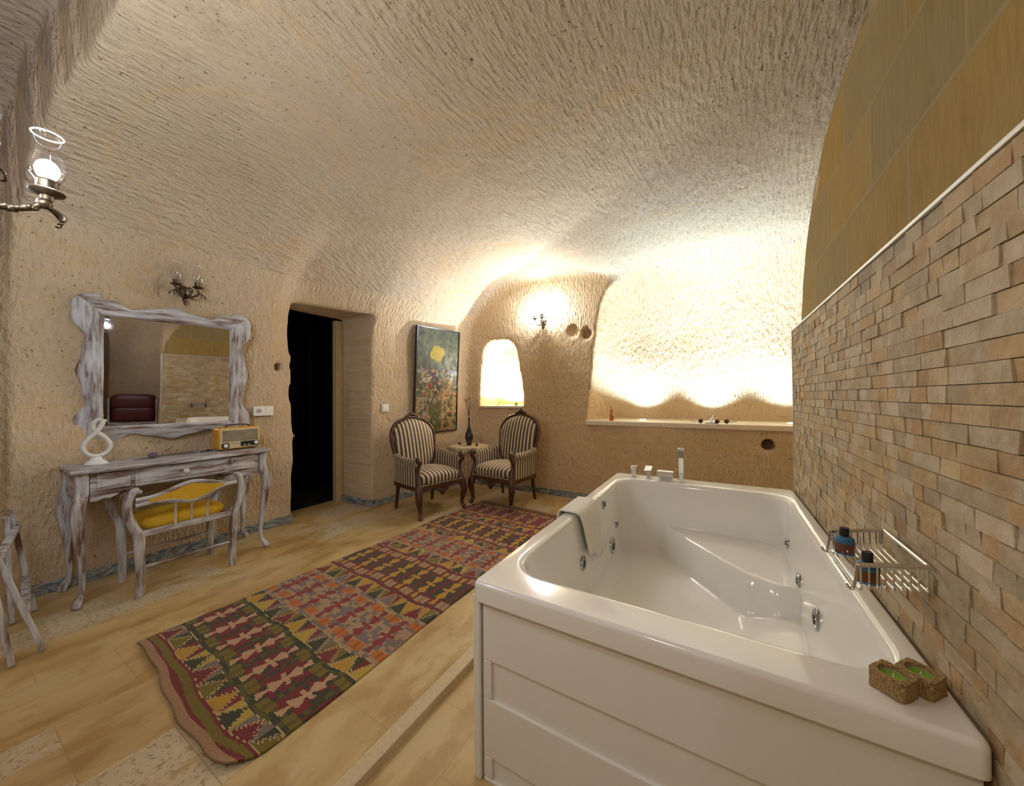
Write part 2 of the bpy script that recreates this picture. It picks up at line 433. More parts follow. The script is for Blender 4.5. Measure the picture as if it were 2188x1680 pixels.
        q[flip] = q[flip][:, ::-1]
        quads.append(q)
    Q = np.concatenate(quads)
    Q = Q[(Q >= 0).all(1)]
    # one or two relaxation passes against stair-stepping
    for _ in range(2):
        s_ = np.zeros_like(V); n_ = np.zeros(len(V), np.float32)
        for i in range(4):
            a, b_ = Q[:, i], Q[:, (i+1) % 4]
            np.add.at(s_, a, V[b_]); np.add.at(n_, a, 1)
        V = V*.5+s_/np.maximum(n_, 1)[:, None]*.5
    fn = np.cross(V[Q[:, 2]]-V[Q[:, 0]], V[Q[:, 3]]-V[Q[:, 1]])
    vn = np.zeros_like(V)
    for i in range(4): np.add.at(vn, Q[:, i], fn)
    vn /= np.maximum(np.linalg.norm(vn, axis=1), 1e-9)[:, None]
    fn /= np.maximum(np.linalg.norm(fn, axis=1), 1e-9)[:, None]
    C = V[Q].mean(1)
    cx_, cy_, cz_ = C.T
    low = cz_ < -.05
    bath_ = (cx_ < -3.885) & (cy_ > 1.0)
    sideroom = ((cx_ > .9) & (cy_ < 2.5)) | ((cx_ > .46) & (cy_ < .74))
    ceilm = (cz_ > 2.02+.25*0) & ((cz_ > 2.33) | (cx_ > -2.9)) & ~(((cy_ > 3.94) & (cx_ < -1.05))) & ~((cy_ > 4.0))
    nich_ = (cy_ > 3.99) & ~((cx_ < -2.1))
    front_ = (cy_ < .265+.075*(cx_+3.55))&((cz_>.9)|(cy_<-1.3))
    leftm = cx_ < np.where(cy_ > 2.5, -3.0, -2.7)
    backm = (cy_ > 3.7)
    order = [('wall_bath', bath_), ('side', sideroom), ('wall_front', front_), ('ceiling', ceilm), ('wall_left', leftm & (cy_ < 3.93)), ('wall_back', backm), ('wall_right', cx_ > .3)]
    lab = np.full(len(Q), 'ceiling', dtype=object); done = np.zeros(len(Q), bool)
    for nme, mk in order:
        mk = mk & ~done; lab[mk] = nme; done |= mk
    keep = ~low
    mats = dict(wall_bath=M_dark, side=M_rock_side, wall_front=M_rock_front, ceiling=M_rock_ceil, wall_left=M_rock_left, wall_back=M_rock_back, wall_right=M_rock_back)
    names = dict(wall_bath='wall_doorway', side='wall_side', wall_front='wall_front', ceiling='ceiling', wall_left='wall_left', wall_back='wall_back', wall_right='wall_right')
    for k in names:
        sel = keep & (lab == k)
        if not sel.any(): continue
        q = Q[sel]; u_, inv = np.unique(q, return_inverse=True); q2 = inv.reshape(-1, 4)
        me = bpy.data.meshes.new(names[k]); me.vertices.add(len(u_)); me.vertices.foreach_set('co', V[u_].ravel().astype(np.float32))
        me.loops.add(q2.size); me.loops.foreach_set('vertex_index', q2.ravel().astype(np.int32))
        me.polygons.add(len(q2)); me.polygons.foreach_set('loop_start', np.arange(0, q2.size, 4, dtype=np.int32))
        me.polygons.foreach_set('use_smooth', np.ones(len(q2), bool)); me.update(calc_edges=True)
        me.normals_split_custom_set_from_vertices([tuple(n) for n in vn[u_]])
        me.materials.append(mats[k]); o = bpy.data.objects.new(names[k], me); COL.objects.link(o); struct(o)
cave()

# floors
ZL = -.035
struct(MB().box(-3.95, -1.05, -1.7, 4.15, -.12, 0).build('floor', M_floor, smooth=False))
struct(MB().box(-.99, 3.3, -1.7, 4.15, -.16, ZL).build('floor_tub_side', M_floor2, smooth=False))
struct(MB().box(-5.7, -3.95, 1.2, 3.5, -.12, -.001).build('floor_doorway', mat('unlit_room_tiles', (.05, .045, .035), .18, nscale=5, var=.4), smooth=False))  # floor of the unlit room, darkened in its colour
M_nose = mat('pitted_travertine', (.60, .48, .31), .4, nscale=60, var=.14, bmp=.003)
struct(MB().box(-1.05, -.99, -1.7, 4.0, -.12, .002).build('trim_1', M_nose, smooth=False, bevel=.004))

# baseboards of grey marble
m, nt, b = new_mat('grey_marble')
f1 = noise(nt, objvec(nt, (4, 4, 9)), 3, 6, .7, 1.2)
L(nt, ramp(nt, f1, [(.35, (.05, .06, .07)), (.48, (.20, .22, .23)), (.56, (.42, .44, .44)), (.62, (.20, .22, .23))]), b.inputs['Base Color']); b.inputs['Roughness'].default_value = .35
M_marble = m
def skirting(name, pts, h=.072, t=.022):
    b_ = MB()
    for (x0, y0), (x1, y1) in zip(pts[:-1], pts[1:]):
        d = Vector((x1-x0, y1-y0, 0)).normalized(); n_ = Vector((-d.y, d.x, 0))*t
        a, c = Vector((x0, y0, 0)), Vector((x1, y1, 0))
        b_.add([a-n_, c-n_, c+n_, a+n_, a-n_+Vector((0, 0, h)), c-n_+Vector((0, 0, h)), c+n_+Vector((0, 0, h)), a+n_+Vector((0, 0, h))],
               [(0, 1, 2, 3), (4, 5, 6, 7), (0, 1, 5, 4), (1, 2, 6, 5), (2, 3, 7, 6), (3, 0, 4, 7)])
    return struct(b_.build(name, M_marble, smooth=False, bevel=.004))
skirting('baseboard_left', [(-3.64, .27), (-3.64, 1.875)])
skirting('baseboard_reveal', [(-3.84, 2.565), (-3.33, 2.565)])
skirting('baseboard_picture', [(-3.34, 2.56), (-3.11, 3.96)])
skirting('baseboard_back', [(-3.09, 3.975), (1.2, 3.975)])

# ------------------------------------------------------------------ masonry infill under the arch and split-face stone cladding
m, nt, b = new_mat('ochre_ashlar')
tc = nt.nodes.new('ShaderNodeTexCoord'); sp = nt.nodes.new('ShaderNodeSeparateXYZ'); L(nt, tc.outputs['Object'], sp.inputs[0])
cb = nt.nodes.new('ShaderNodeCombineXYZ'); L(nt, mathn(nt, 'ADD', sp.outputs[1], 5.17), cb.inputs[0]); L(nt, mathn(nt, 'ADD', sp.outputs[2], 3.79), cb.inputs[1])
wv = noise(nt, objvec(nt), 3, 3)
br = nt.nodes.new('ShaderNodeTexBrick'); L(nt, cb.outputs[0], br.inputs['Vector'])
for k, v in {'Scale': 1., 'Mortar Size': .011, 'Mortar Smooth': .75, 'Brick Width': .52, 'Row Height': .27}.items(): br.inputs[k].default_value = v
br.inputs['Color1'].default_value = (0, 0, 0, 1); br.inputs['Color2'].default_value = (1, 1, 1, 1); br.inputs['Mortar'].default_value = (.3, .3, .3, 1)
sepc = nt.nodes.new('ShaderNodeSeparateColor'); L(nt, br.outputs['Color'], sepc.inputs[0])
cc = ramp(nt, sepc.outputs[0], [(.1, (.28, .20, .075)), (.5, (.32, .21, .06)), (.8, (.35, .22, .045)), (1, (.44, .25, .02))])
gr = noise(nt, objvec(nt, (1, 60, 10), (.5, 0, 0)), 1.2, 4, .6); cl = noise(nt, objvec(nt), 2.2, 4)
cc = mixc(nt, 1., cc, ramp(nt, gr, [(.3, (.80, .77, .72)), (.6, (1, 1, 1))]), 'MULTIPLY')
cc = mixc(nt, mathn(nt, 'MULTIPLY', ramp(nt, cl, [(.45, (0, 0, 0)), (.7, (1, 1, 1))]), .4), cc, (.30, .23, .12))
cc = mixc(nt, mathn(nt, 'MULTIPLY', br.outputs['Fac'], .8), cc, (.31, .235, .12))
L(nt, cc, b.inputs['Base Color']); b.inputs['Roughness'].default_value = .9
bump(nt, b, mathn(nt, 'ADD', mathn(nt, 'MULTIPLY', gr, .5), mathn(nt, 'MULTIPLY', br.outputs['Fac'], .6)), .5, .006)
M_ashlar = m
arch = [(.73, -.1)]+[(1.75-1.02*math.cos(PI*i/48)+.006*math.sin(i*2.3), 1.45+1.02*math.sin(PI*i/48)+.007*math.sin(i*1.7)) for i in range(49)]+[(2.77, -.1)]
struct(MB().prism(arch, .44, .50, 'x').build('wall_stone', M_ashlar, smooth=False))
# cladding: every stone has its own projection and tint
b_ = MB(); cols = []; z0 = .52; rh = .0375; pal = [(.56, .45, .31), (.58, .48, .35), (.53, .43, .30), (.57, .43, .26), (.54, .37, .20), (.47, .38, .28), (.60, .50, .37), (.56, .42, .24), (.56, .46, .33)]
row = 0; zt = 1.592
while zt-(row+1)*rh > z0-.02:
    za, zb = zt-(row+1)*rh, zt-row*rh; y = .742; sheet = 0
    while y < 2.762:
        wd = random.choice([.042, .055, .075, .075, .095, .115]); ye = min(y+wd, 2.762)
        if 2.762-ye < .025: ye = 2.762
        xf = .394+random.choice([0, .0005, .001, .002, .003, .0045])+random.random()*.001
        k = len(b_.f); tl = [random.uniform(-.0018, .0018) for _ in range(4)]
        g_ = .0008
        b_.add([(xf+tl[0], y+g_, za+g_), (xf+tl[1], ye-g_, za+g_), (xf+tl[2], ye-g_, zb-g_), (xf+tl[3], y+g_, zb-g_), (.442, y+g_, za+g_), (.442, ye-g_, za+g_), (.442, ye-g_, zb-g_), (.442, y+g_, zb-g_)],
               [(0, 3, 2, 1), (0, 1, 5, 4), (1, 2, 6, 5), (2, 3, 7, 6), (3, 0, 4, 7)])
        c = random.choice(pal); j = random.uniform(.88, 1.1); cols += [(c[0]*j*.86, c[1]*j*.85, c[2]*j*.80)]*5
        y = ye
    row += 1
me = bpy.data.meshes.new('wall_cladding'); me.from_pydata(b_.v, [], b_.f); me.update()
ca = me.color_attributes.new('Col', 'FLOAT_COLOR', 'CORNER'); arr = []
for p in me.polygons:
    for _ in range(p.loop_total): arr += [*cols[p.index], 1]
ca.data.foreach_set('color', arr)
o = bpy.data.objects.new('wall_cladding', me); COL.objects.link(o); me.materials.append(attr_mat('split_face_stone', .75, nmul=(16, (.78, .68, .57), (1.1, 1.04, .97)), bscale=28, bdist=.012)); struct(o)
struct(MB().box(.4185, .438, .736, 2.768, .46, 1.59).build('wall_cladding_bed', mat('grout', (.33, .26, .18), .9, nscale=30), smooth=False))
M_alu = mat('satin_aluminium', (.70, .69, .66), .3, .6, nscale=5, var=.05)
struct(MB().box(.390, .44, .735, 2.775, 1.593, 1.603).build('trim_2', M_alu, smooth=False, bevel=.002))
struct(MB().box(.392, .44, 2.764, 2.776, .45, 1.593).build('trim_3', M_alu, smooth=False))
struct(MB().box(.392, .44, .730, .742, .45, 1.593).build('trim_4', M_alu, smooth=False))

# ledge of the lit recess, sill of the small niche, door jamb
M_sill = mat('cream_limestone', (.72, .60, .44), .4, nscale=9, var=.06)
struct(MB().box(-1.345, 1.30, 3.945, 4.56, .872, .925).build('trim_5', M_sill, smooth=False, bevel=.008))
struct(MB().box(-2.86, -2.20, 3.952, 4.44, 1.058, 1.088).build('trim_6', M_sill, smooth=False, bevel=.006))
M_jamb = mat('ochre_plaster', (.50, .36, .19), .7, nscale=12, var=.1)
dj = struct(MB().box(-3.93, -3.86, 2.49, 2.62, -.02, 2.12).build('door_1', M_jamb, smooth=False, bevel=.004))
# dark room behind the doorway: glass screen and slim posts, the darkness put into their colour
dr = struct(MB().box(-4.9, -4.88, 1.35, 3.3, -.01, 2.2).build('door_2', mat('unlit_room_glass', (.01, .012, .014), .12, nscale=3), smooth=False))
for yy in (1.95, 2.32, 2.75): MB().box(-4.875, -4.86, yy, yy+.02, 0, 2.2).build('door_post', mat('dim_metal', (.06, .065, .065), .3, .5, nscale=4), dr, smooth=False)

# ------------------------------------------------------------------ bathtub
TX0, TX1, TY0, TY1, TZ = -.695, .390, .915, 2.772, .61
tub = thing('bathtub', 'large white rectangular whirlpool tub against the stone-clad wall', 'bathtub', (-.15, 1.84, ZL))
TO = (.15, -1.84, -ZL)
def rr(x0, x1, y0, y1, r, z, nc=12, ne=72):
    p = []
    cs = [(x1-r, y0+r, -PI/2), (x1-r, y1-r, 0), (x0+r, y1-r, PI/2), (x0+r, y0+r, PI)]
    for i, (cx, cy, a0) in enumerate(cs):
        arc = [(cx+r*math.cos(a0+PI/2*k/nc), cy+r*math.sin(a0+PI/2*k/nc)) for k in range(nc+1)]
        p += arc
        nx_, ny_, na = cs[(i+1) % 4]; q = (nx_+r*math.cos(na), ny_+r*math.sin(na)); a = arc[-1]
        p += [(a[0]+(q[0]-a[0])*k/ne, a[1]+(q[1]-a[1])*k/ne) for k in range(1, ne)]
    return [(x_, y_, z) for x_, y_ in p]
loops = []
for ins, z, r in ((.03, .53, .02), (.003, .545, .018), (0, .549, .020), (0, .596, .020), (.002, .603, .020), (.006, .608, .020), (.012, .610, .020)):
    loops.append(rr(TX0+ins, TX1-ins, TY0+ins, TY1-ins, r, z))
IX0, IX1, IY0, IY1 = -.628, .338, 1.040, 2.600
loops.append(rr(IX0-.02, IX1+.02, IY0-.02, IY1+.02, .14, .610))
for ins, z in ((-.010, .6095), (-.002, .606), (.004, .598), (.008, .585)): loops.append(rr(IX0+ins, IX1-ins, IY0+ins, IY1-ins, .13, z))
for k in range(1, 31):
    t = k/30; loops.append(rr(IX0+.008+.045*t, IX1-.008-.045*t, IY0+.008+.075*t, IY1-.008-.06*t, .13-.01*t, .585-.365*t))
for k in range(1, 7):
    a = PI/2*k/6; d = .06*(1-math.cos(a)); loops.append(rr(IX0+.053+d, IX1-.053-d, IY0+.083+d, IY1-.068-d, .12-.02*k/6, .22-.06*math.sin(a)))
for k in range(1, 44):
    t = k/44; hx, hy = (IX1-IX0)/2-.113, (IY1-IY0)/2-.135
    loops.append(rr(IX0+.113+hx*t, IX1-.113-hx*t, IY0+.143+hy*t, IY1-.128-hy*t, .10*(1-t)+.001, .16-.012*t))
sst = lambda t: (lambda u: u*u*(3-2*u))(max(0, min(1, t)))
def seat(p):
    x_, y_, z_ = p
    if z_ > .5: return p
    yb = 2.115-1.18*x_ if x_ < .10 else 2.115-.118+.35*(x_-.10)*0+(-.055)*sst((x_-.1)/.12)
    s_ = sst((y_-yb+.05)/.11)
    seatz = .335+.05*sst((.55-abs(x_))/.2)*0
    # shallow lounge slope towards the front on the right
    s2 = sst((x_-.02)/.25)*sst((y_-1.3)/.6)*.07
    nz_ = max(z_, .16+(seatz-.16)*s_, .155+s2)
    return (x_, y_, nz_)
loops = loops[:12]+[[seat(p) for p in lp] for lp in loops[12:]]
tb = MB().loft(loops, cap0=False, cap1=True).shift(TO); sh_ = tb.build('shell', M_acryl, tub, ang=180); md = sh_.modifiers.new('wn', 'WEIGHTED_NORMAL'); md.weight = 80
# skirt panels
fp = MB().box(-.672, .385, .948, .97, ZL, .545)
fp.box(-.672, .385, .938, .949, .353, .545).box(-.672, .385, .938, .949, .046, .231).box(-.672, .385, .938, .949, ZL, -.022)
fp.box(-.672, -.640, .938, .949, -.022, .046).box(-.672, -.640, .938, .949, .231, .353).box(.35, .385, .938, .949, -.022, .046).box(.35, .385, .938, .949, .231, .353)
fp.shift(TO).build('front_panel', M_panel, tub, smooth=False, bevel=.004)
sp_ = MB().box(-.706, -.678, .930, 2.75, ZL, .556)
sp_.shift(TO).build('side_panel', M_panel, tub, smooth=False, bevel=.005)
MB().box(-.677, -.672, .952, 2.7, ZL+.01, .54).shift(TO).build('panel_gap', M_gap, tub, smooth=False)
def jet(c, ax, r):
    sgn = 1 if ax == 'x+' else -1
    j = MB().lathe([(r, 0), (r, .006), (r*.9, .010), (r*.72, .011), (r*.62, .004), (r*.5, .004), (r*.46, .012), (r*.22, .014), (r*.18, .006), (.001, .006)], 20, (0, 0, 0), 'x')
    if sgn < 0: j.xf(Matrix.Scale(-1, 4, (1, 0, 0)))
    j.shift(c).shift(TO).build('jet', M_jet, tub)
    jw = MB().lathe([(r*.44, .0125), (.001, .0128)], 12, (0, 0, 0), 'x')
    if sgn < 0: jw.xf(Matrix.Scale(-1, 4, (1, 0, 0)))
    jw.shift((c[0], c[1], c[2])).v and jw.xf(Matrix.Translation((sgn*.0022, 0, 0))).shift(TO).build('jet_nozzle', M_black, tub)
for (y_, z_, r) in ((2.124, .545, .030), (2.33, .365, .026), (2.19, .276, .050), (1.684, .372, .036)):
    xw = -.620+.045*(.585-z_)/.365; jet((xw-.003, y_, z_), 'x+', r)
for (y_, z_, r) in ((2.388, .40, .030), (2.04, .355, .034), (1.71, .36, .042)):
    xw = .330-.045*(.585-z_)/.365; jet((xw+.003, y_, z_), 'x-', r)
MB().lathe([(.05, .150), (.05, .156), (.043, .160), (.036, .158), (.034, .154), (.02, .157), (.001, .160)], 24, (-.138, 1.70, 0)).shift(TO).build('drain', M_chrome, tub)
# towel hook on the left inner wall
MB().tube(catmull([(-.598, 2.06, .36), (-.588, 2.07, .335), (-.59, 2.065, .30), (-.596, 2.03, .29), (-.598, 2.02, .305)], 5), .0035, 8).shift(TO).build('grab_hook', M_chrome, tub)
# deck fittings
def deck(name, mb_): mb_.shift(TO).build(name, M_chrome, tub, bevel=.003, ang=30)
fy = 2.672
for fx, tilt in ((-.545, 0), (-.443, 1)):
    k = MB().box(fx-.021, fx+.021, fy-.021, fy+.021, .609, .617).box(fx-.017, fx+.017, fy-.017, fy+.017, .615, .672)
    if tilt: k.add([(fx-.026, fy-.040, .668), (fx+.022, fy-.040, .668), (fx+.022, fy+.02, .690), (fx-.026, fy+.02, .690), (fx-.026, fy-.040, .674), (fx+.022, fy-.040, .674), (fx+.022, fy+.02, .698), (fx-.026, fy+.02, .698)], [(0, 1, 2, 3), (4, 5, 6, 7), (0, 1, 5, 4), (1, 2, 6, 5), (2, 3, 7, 6), (3, 0, 4, 7)])
    else: k.box(fx-.021, fx+.021, fy-.024, fy+.02, .670, .694)
    deck('tap_handle', k)
sp1 = MB().box(-.370, -.287, fy-.022, fy+.022, .609, .633)
sp1.lathe([(.001, -.385), (.026, -.385), (.029, -.38), (.029, -.285), (.026, -.280), (.001, -.280)], 20, (0, fy-.01, .650), 'x')
sp1.shift(TO).build('spout', M_chrome, tub, bevel=.002, ang=30)
deck('hand_shower_base', MB().box(-.256, -.208, fy-.024, fy+.024, .609, .618).box(-.247, -.217, fy-.016, fy+.016, .616, .668))
deck('hand_shower', MB().box(-.249, -.215, fy-.014, fy+.014, .668, .826).box(-.252, -.212, fy-.017, fy+.017, .826, .842))
MB().box(-.247, -.217, fy-.0165, fy-.0142, .775, .822).shift(TO).build('spray_face', mat('spray_nozzles', (.30, .30, .31), .3, .6, nscale=250, var=.8), tub, smooth=False)
# highlight ring under the rim (shadow gap) is the real gap between rim and panel

# ------------------------------------------------------------------ towel over the tub edge
M_towel = mat('towel_terry', (.86, .82, .76), .95, nscale=160, var=.12, bmp=.004)
tw = MB(); path = [(-.725, .44), (-.722, .50), (-.718, .58), (-.708, .617), (-.68, .620), (-.645, .620), (-.622, .617), (-.606, .600), (-.596, .55), (-.590, .49), (-.584, .43), (-.578, .37)]
path = catmull([(a, 0, b_2) for a, b_2 in path], 4); ny_ = 30; g1 = []
for i, p in enumerate(path):
    t = i/(len(path)-1); r_ = []
    for k in range(ny_+1):
        u = k/ny_; hang = max(0, (t-.55)/.45)
        yy = 1.665+.27*u+ .075*hang*(1-u)*.9 - .0*hang
        fold = .009*hang*math.sin(u*24+.7)+.005*math.sin(u*47+t*5)*min(1, hang*3+.05)
        zz = p[2]+(hang**2)*.03*math.sin(u*5+1)
        r_.append((p[0]+abs(fold)*.9+.001, yy, zz+.0015*math.sin(u*33)))
    g1.append(r_)
tw.loft(g1, close=False)
o = tw.build('towel', M_towel, ang=180); md = o.modifiers.new('s', 'SOLIDIFY'); md.thickness = .007; md.offset = 1
tag(o, 'folded off-white towel draped over the left edge of the tub', 'towel')

# ------------------------------------------------------------------ candle blocks on the tub corner
M_cork = mat('rough_cork_stone', (.33, .21, .085), .95, nscale=260, var=.8, bmp=.004)
M_wax = mat('green_wax', (.24, .42, .05), .45, nscale=20, var=.08)
def candle_block(c, rot, lab, labc):
    t = thing('candle_holder', lab, 'candle holder', c, rot, 'cork candle blocks on the tub corner')
    s = .0275; hgt = .037; n = 32; k = []
    sq = []
    for i in range(n):
        a = 2*PI*(i+.5)/n; mxx = max(abs(math.cos(a)), abs(math.sin(a))); sq.append((s*math.cos(a)/mxx, s*math.sin(a)/mxx))
    ci = [(.0215*math.cos(2*PI*(i+.5)/n), .0215*math.sin(2*PI*(i+.5)/n)) for i in range(n)]
    jit = lambda v: v+random.uniform(-.0012, .0012)
    lp = [[(jit(p[0]), jit(p[1]), 0) for p in sq], [(jit(p[0]), jit(p[1]), hgt/2) for p in sq], [(jit(p[0]), jit(p[1]), hgt) for p in sq], [(p[0], p[1], hgt) for p in ci], [(p[0], p[1], .010) for p in ci]]
    MB().loft(lp, cap0=True, cap1=True).build('block', M_cork, t, smooth=False)
    cd = thing('tealight_candle', labc, 'candle', (c[0], c[1], c[2]+.0105), rot, 'green tealights in the cork blocks')
    MB().lathe([(.0195, 0), (.0195, .018), (.0175, .0185), (.009, .0165), (.001, .0165)], 24).build('wax', M_wax, cd)
    MB().tube([(0, 0, .016), (.001, 0, .024)], .0012, 6).build('wick', mat('wick_cotton', (.75, .72, .6), .9, nscale=30), cd)
    MB().lathe([(.0203, 0), (.0205, .019), (.0197, .019), (.0197, .001)], 24, caps=False).build('cup', M_alu, cd)
candle_block((.290, .990, .6105), -.72, 'square cork candle block on tub corner, left one nearer the basin', 'green tealight in the left cork block nearer the basin')
candle_block((.339, 1.024, .6105), -.70, 'square cork candle block on tub corner, right one beside the stone wall', 'green tealight in the right cork block beside the stone wall')

# ------------------------------------------------------------------ wire basket on the stone wall and its two bottles
bk = thing('soap_basket', 'chrome wire soap basket fixed to the stone-clad wall above the tub', 'basket', (.39, 1.30, .77))
def bl(*p): return tuple(q-r for q, r in zip(p, (.39, 1.30, .77)))
zt, zb2 = .827, .775; xw, xo = .384, .257
yi = lambda x_: 1.108+(x_-xw)*.42; yo = lambda x_: 1.352+(x_-xw)*.60      # near and far side of the basket
MB().tube([bl(xw, yi(xw), zt), bl(xo, yi(xo), zt-.002)], .0052, 10).build('rail', M_chrome, bk)
MB().tube([bl(xw, yo(xw), zt), bl(xo, yo(xo), zt-.002)], .0052, 10).build('rail', M_chrome, bk)
MB().tube([bl(xw, yi(xw)-.004, zt), bl(xw, yo(xw)+.004, zt)], .0052, 10).build('rail', M_chrome, bk)
for ya in (yi(xo), yo(xo)):
    MB().tube(catmull([bl(xo, ya, zt-.002), bl(xo-.003, ya, zt-.03), bl(xo-.008, ya, zb2-.004), bl(xo-.016, ya, zb2-.002), bl(xo-.019, ya, zb2+.006)], 4), .003, 8).build('rail', M_chrome, bk)
for dx in (-.010, .004): MB().tube([bl(xo+dx, yi(xo), zb2-.002), bl(xo+dx, yo(xo), zb2-.002)], .0028, 8).build('rail', M_chrome, bk)
for i in range(9):
    x_ = xo+.006+(xw-xo-.010)*i/8; a_, b_3 = yi(x_), yo(x_)
    MB().tube(catmull([bl(x_, a_, zt-.004), bl(x_, a_+.002, zb2+.008), bl(x_, a_+.012, zb2), bl(x_, b_3-.012, zb2), bl(x_, b_3-.002, zb2+.008), bl(x_, b_3, zt-.004)], 4), .0019, 6).build('wire', M_chrome, bk)
yA, yB = 1.108, 1.422
for t in (.12, .88):
    yy = yA+(yB-.07-yA)*t; MB().tube([bl(xw, yy, zt), bl(.400, yy, zt-.010)], .004, 8).build('wall_mount', M_chrome, bk)
M_amber = mat('amber_liquid', (.13, .045, .02), .15, nscale=10, coat=.5); M_blue = mat('blue_label', (.04, .16, .30), .4, nscale=15, var=.08)
def bottle(c, lab, rot=0.):
    t = thing('toiletry_bottle', lab, 'bottle', c, rot, 'small toiletry bottles in the wire basket')
    def ov(prof, nme, m_):
        q = MB().lathe(prof, 24); q.v = [(p[0]*1.05, p[1]*.78, p[2]) for p in q.v]; q.build(nme, m_, t, ang=60)
    ov([(.001, 0), (.018, 0), (.0195, .003), (.0195, .030)], 'body', M_amber)
    ov([(.0197, .029), (.0197, .038), (.0185, .042), (.014, .046), (.009, .048), (.001, .048)], 'label', M_blue)
    ov([(.0197, .0), (.0198, .003), (.0197, .004)], 'base_band', M_blue)
    MB().lathe([(.009, .046), (.010, .047), (.010, .068), (.009, .069), (.001, .069)], 18).build('cap', M_black, t)
bottle((.283, 1.093, .7755), 'small blue and amber bottle with black cap, nearer end of wire basket')
bottle((.283, 1.262, .7755), 'small blue and amber bottle with black cap, far end of wire basket')

# ------------------------------------------------------------------ kilim runner
def rug():
    U, W_ = 190, 470; wid, y0, y1 = 1.13, 0., 2.82
    G = {'cream': (.44, .31, .14), 'pink': (.33, .19, .105), 'maroon': (.16, .012, .016), 'red': (.21, .022, .022), 'olive': (.16, .115, .012), 'dgreen': (.035, .035, .012),
         'green': (.085, .08, .014), 'gold': (.42, .24, .02), 'orange': (.45, .12, .015), 'tan': (.36, .23, .13), 'grey': (.17, .13, .12), 'plum': (.09, .025, .03), 'yellow': (.42, .30, .04)}
    pink_fig = (.46, .28, .17)
    bands = [('hem', 0, .032), ('stripe', .032, .082), ('zig', .082, .170), ('f1', .170, .455), ('zig', .455, .555), ('f2', .555, .875), ('zig', .875, .985), ('f3', .985, 1.39), ('zig', 1.39, 1.49),
             ('f2', 1.49, 1.80), ('zig', 1.80, 1.88), ('f3', 1.88, 2.25), ('zig', 2.25, 2.35), ('f4', 2.35, 2.74), ('stripe', 2.74, 2.79), ('hem', 2.79, 3.2)]
    pals = [['maroon', 'gold', 'dgreen', 'olive', 'grey', 'maroon', 'dgreen', 'gold'], ['gold', 'dgreen', 'yellow', 'maroon', 'dgreen', 'grey', 'maroon', 'olive'], ['maroon', 'grey', 'olive', 'dgreen', 'gold', 'maroon', 'dgreen', 'yellow']]
    hsh = lambda a, b_2: (math.sin(a*12.9898+b_2*78.233)*43758.5453) % 1
    def colr(u, v):
        wv_ = .008*math.sin(u*9)+.006*math.sin(u*21+1)
        # wobble of the weaving
        for bi, (t_, a, b_2) in enumerate(bands):
            if v+wv_*(t_ not in ('hem',)) < b_2: break
        vv = v+wv_; tt = (vv-a)/(b_2-a)
        if t_ == 'hem': return G['pink']
        if t_ == 'stripe':
            return G['maroon'] if (tt < .22 or tt > .78) else G['olive']
        if t_ == 'zig':
            if tt < .035 or tt > .965: return G['cream']
            p = pals[bi % 3]; per = .118
            x_ = u/per; k = math.floor(x_); fr = x_-k
            st_ = math.floor(tt*9)/9
            wdt = .48*(1-st_); d = abs(fr-.5)
            up = d < wdt
            # serrated teeth: stepped fingers rising from both edges
            wj = .07*((math.floor(tt*18) % 2)-.5)
            edge = abs(d-(wdt+wj))
            if edge < .038: return G['cream']
            return G[p[(2*k+(0 if up else 1)) % 8]]
        sx = u/wid; n = 7.2; k = math.floor(sx*n); fr = sx*n-k-.5
        if t_ == 'f1': bg1, bg2, fig, small = 'maroon', 'dgreen', pink_fig, G['olive']
        elif t_ == 'f2': bg1, bg2, fig, small = 'tan', 'grey', G['red'], G['orange']
        elif t_ == 'f3': bg1, bg2, fig, small = 'maroon', 'plum', G['gold'], G['tan']
        else: bg1, bg2, fig, small = 'red', 'plum', G['tan'], G['gold']
        if t_ == 'f3' and .25 < tt < .75 and abs(fr) < .42: bg1 = 'dgreen'
        # main figure: stepped double-axe shape along v
        q = abs(tt-.5)/.40
        if q < 1:
            if q < .08: wd = .40
            elif q < .16: wd = .10
            elif q < .52: wd = .13+.22*((q-.16)/.36)
            elif q < .60: wd = .34-.3*(q-.52)/.08
            else: wd = .05+.17*((q-.60)/.40)
            if t_ != 'f1': wd = round(wd*14)/14
            if abs(fr) < wd*.64: return fig
        # small motifs at the two sides, between the figures
        fr2 = sx*n-math.floor(sx*n+.5)
        if abs(fr2) < .26 and (abs(tt-.14) < .075 or abs(tt-.86) < .075): 
            return small if (abs(fr2) > .05) else tuple(c*.7 for c in small)
        cell = (math.floor(u/.033), math.floor(v/.02))
        edge_green = t_ == 'f1' and (tt < .17 or tt > .83 or abs(fr) > .42)
        r_ = hsh(*cell)
        if edge_green: return G['dgreen'] if r_ < .65 else G['green']
        return G[bg1] if r_ < (.72 if t_ != 'f2' else .6) else G[bg2]
    vs = []; fs = []; cl = []
    hw = wid
    for j in range(W_+1):
        v = y0+(y1-y0)*j/W_
        for i in range(U+1):
            u = wid*i/U; s_ = i/U
            # slight skew, wavy edges, a curl at the near corner
            x_ = -2.488+u*(1-.02*v)+.035*v+.006*math.sin(v*5.2)+ .012*math.sin(v*2.1+1)*s_
            y_ = .557+v+.010*math.sin(u*7)*math.exp(-v*3)+.004*math.sin(u*23)*math.exp(-v*9)-.072*s_
            z_ = .006+.0035*(1+math.sin(u*8+v*3))*math.exp(-v*2)+.002*math.sin(v*17+u*4)**2
            if v < .12 and s_ > .86:
                k = (s_-.86)/.14*(1-v/.12); x_ -= .05*k*k; y_ += .02*k; z_ += .010*k*k
            vs.append((x_, y_, z_))
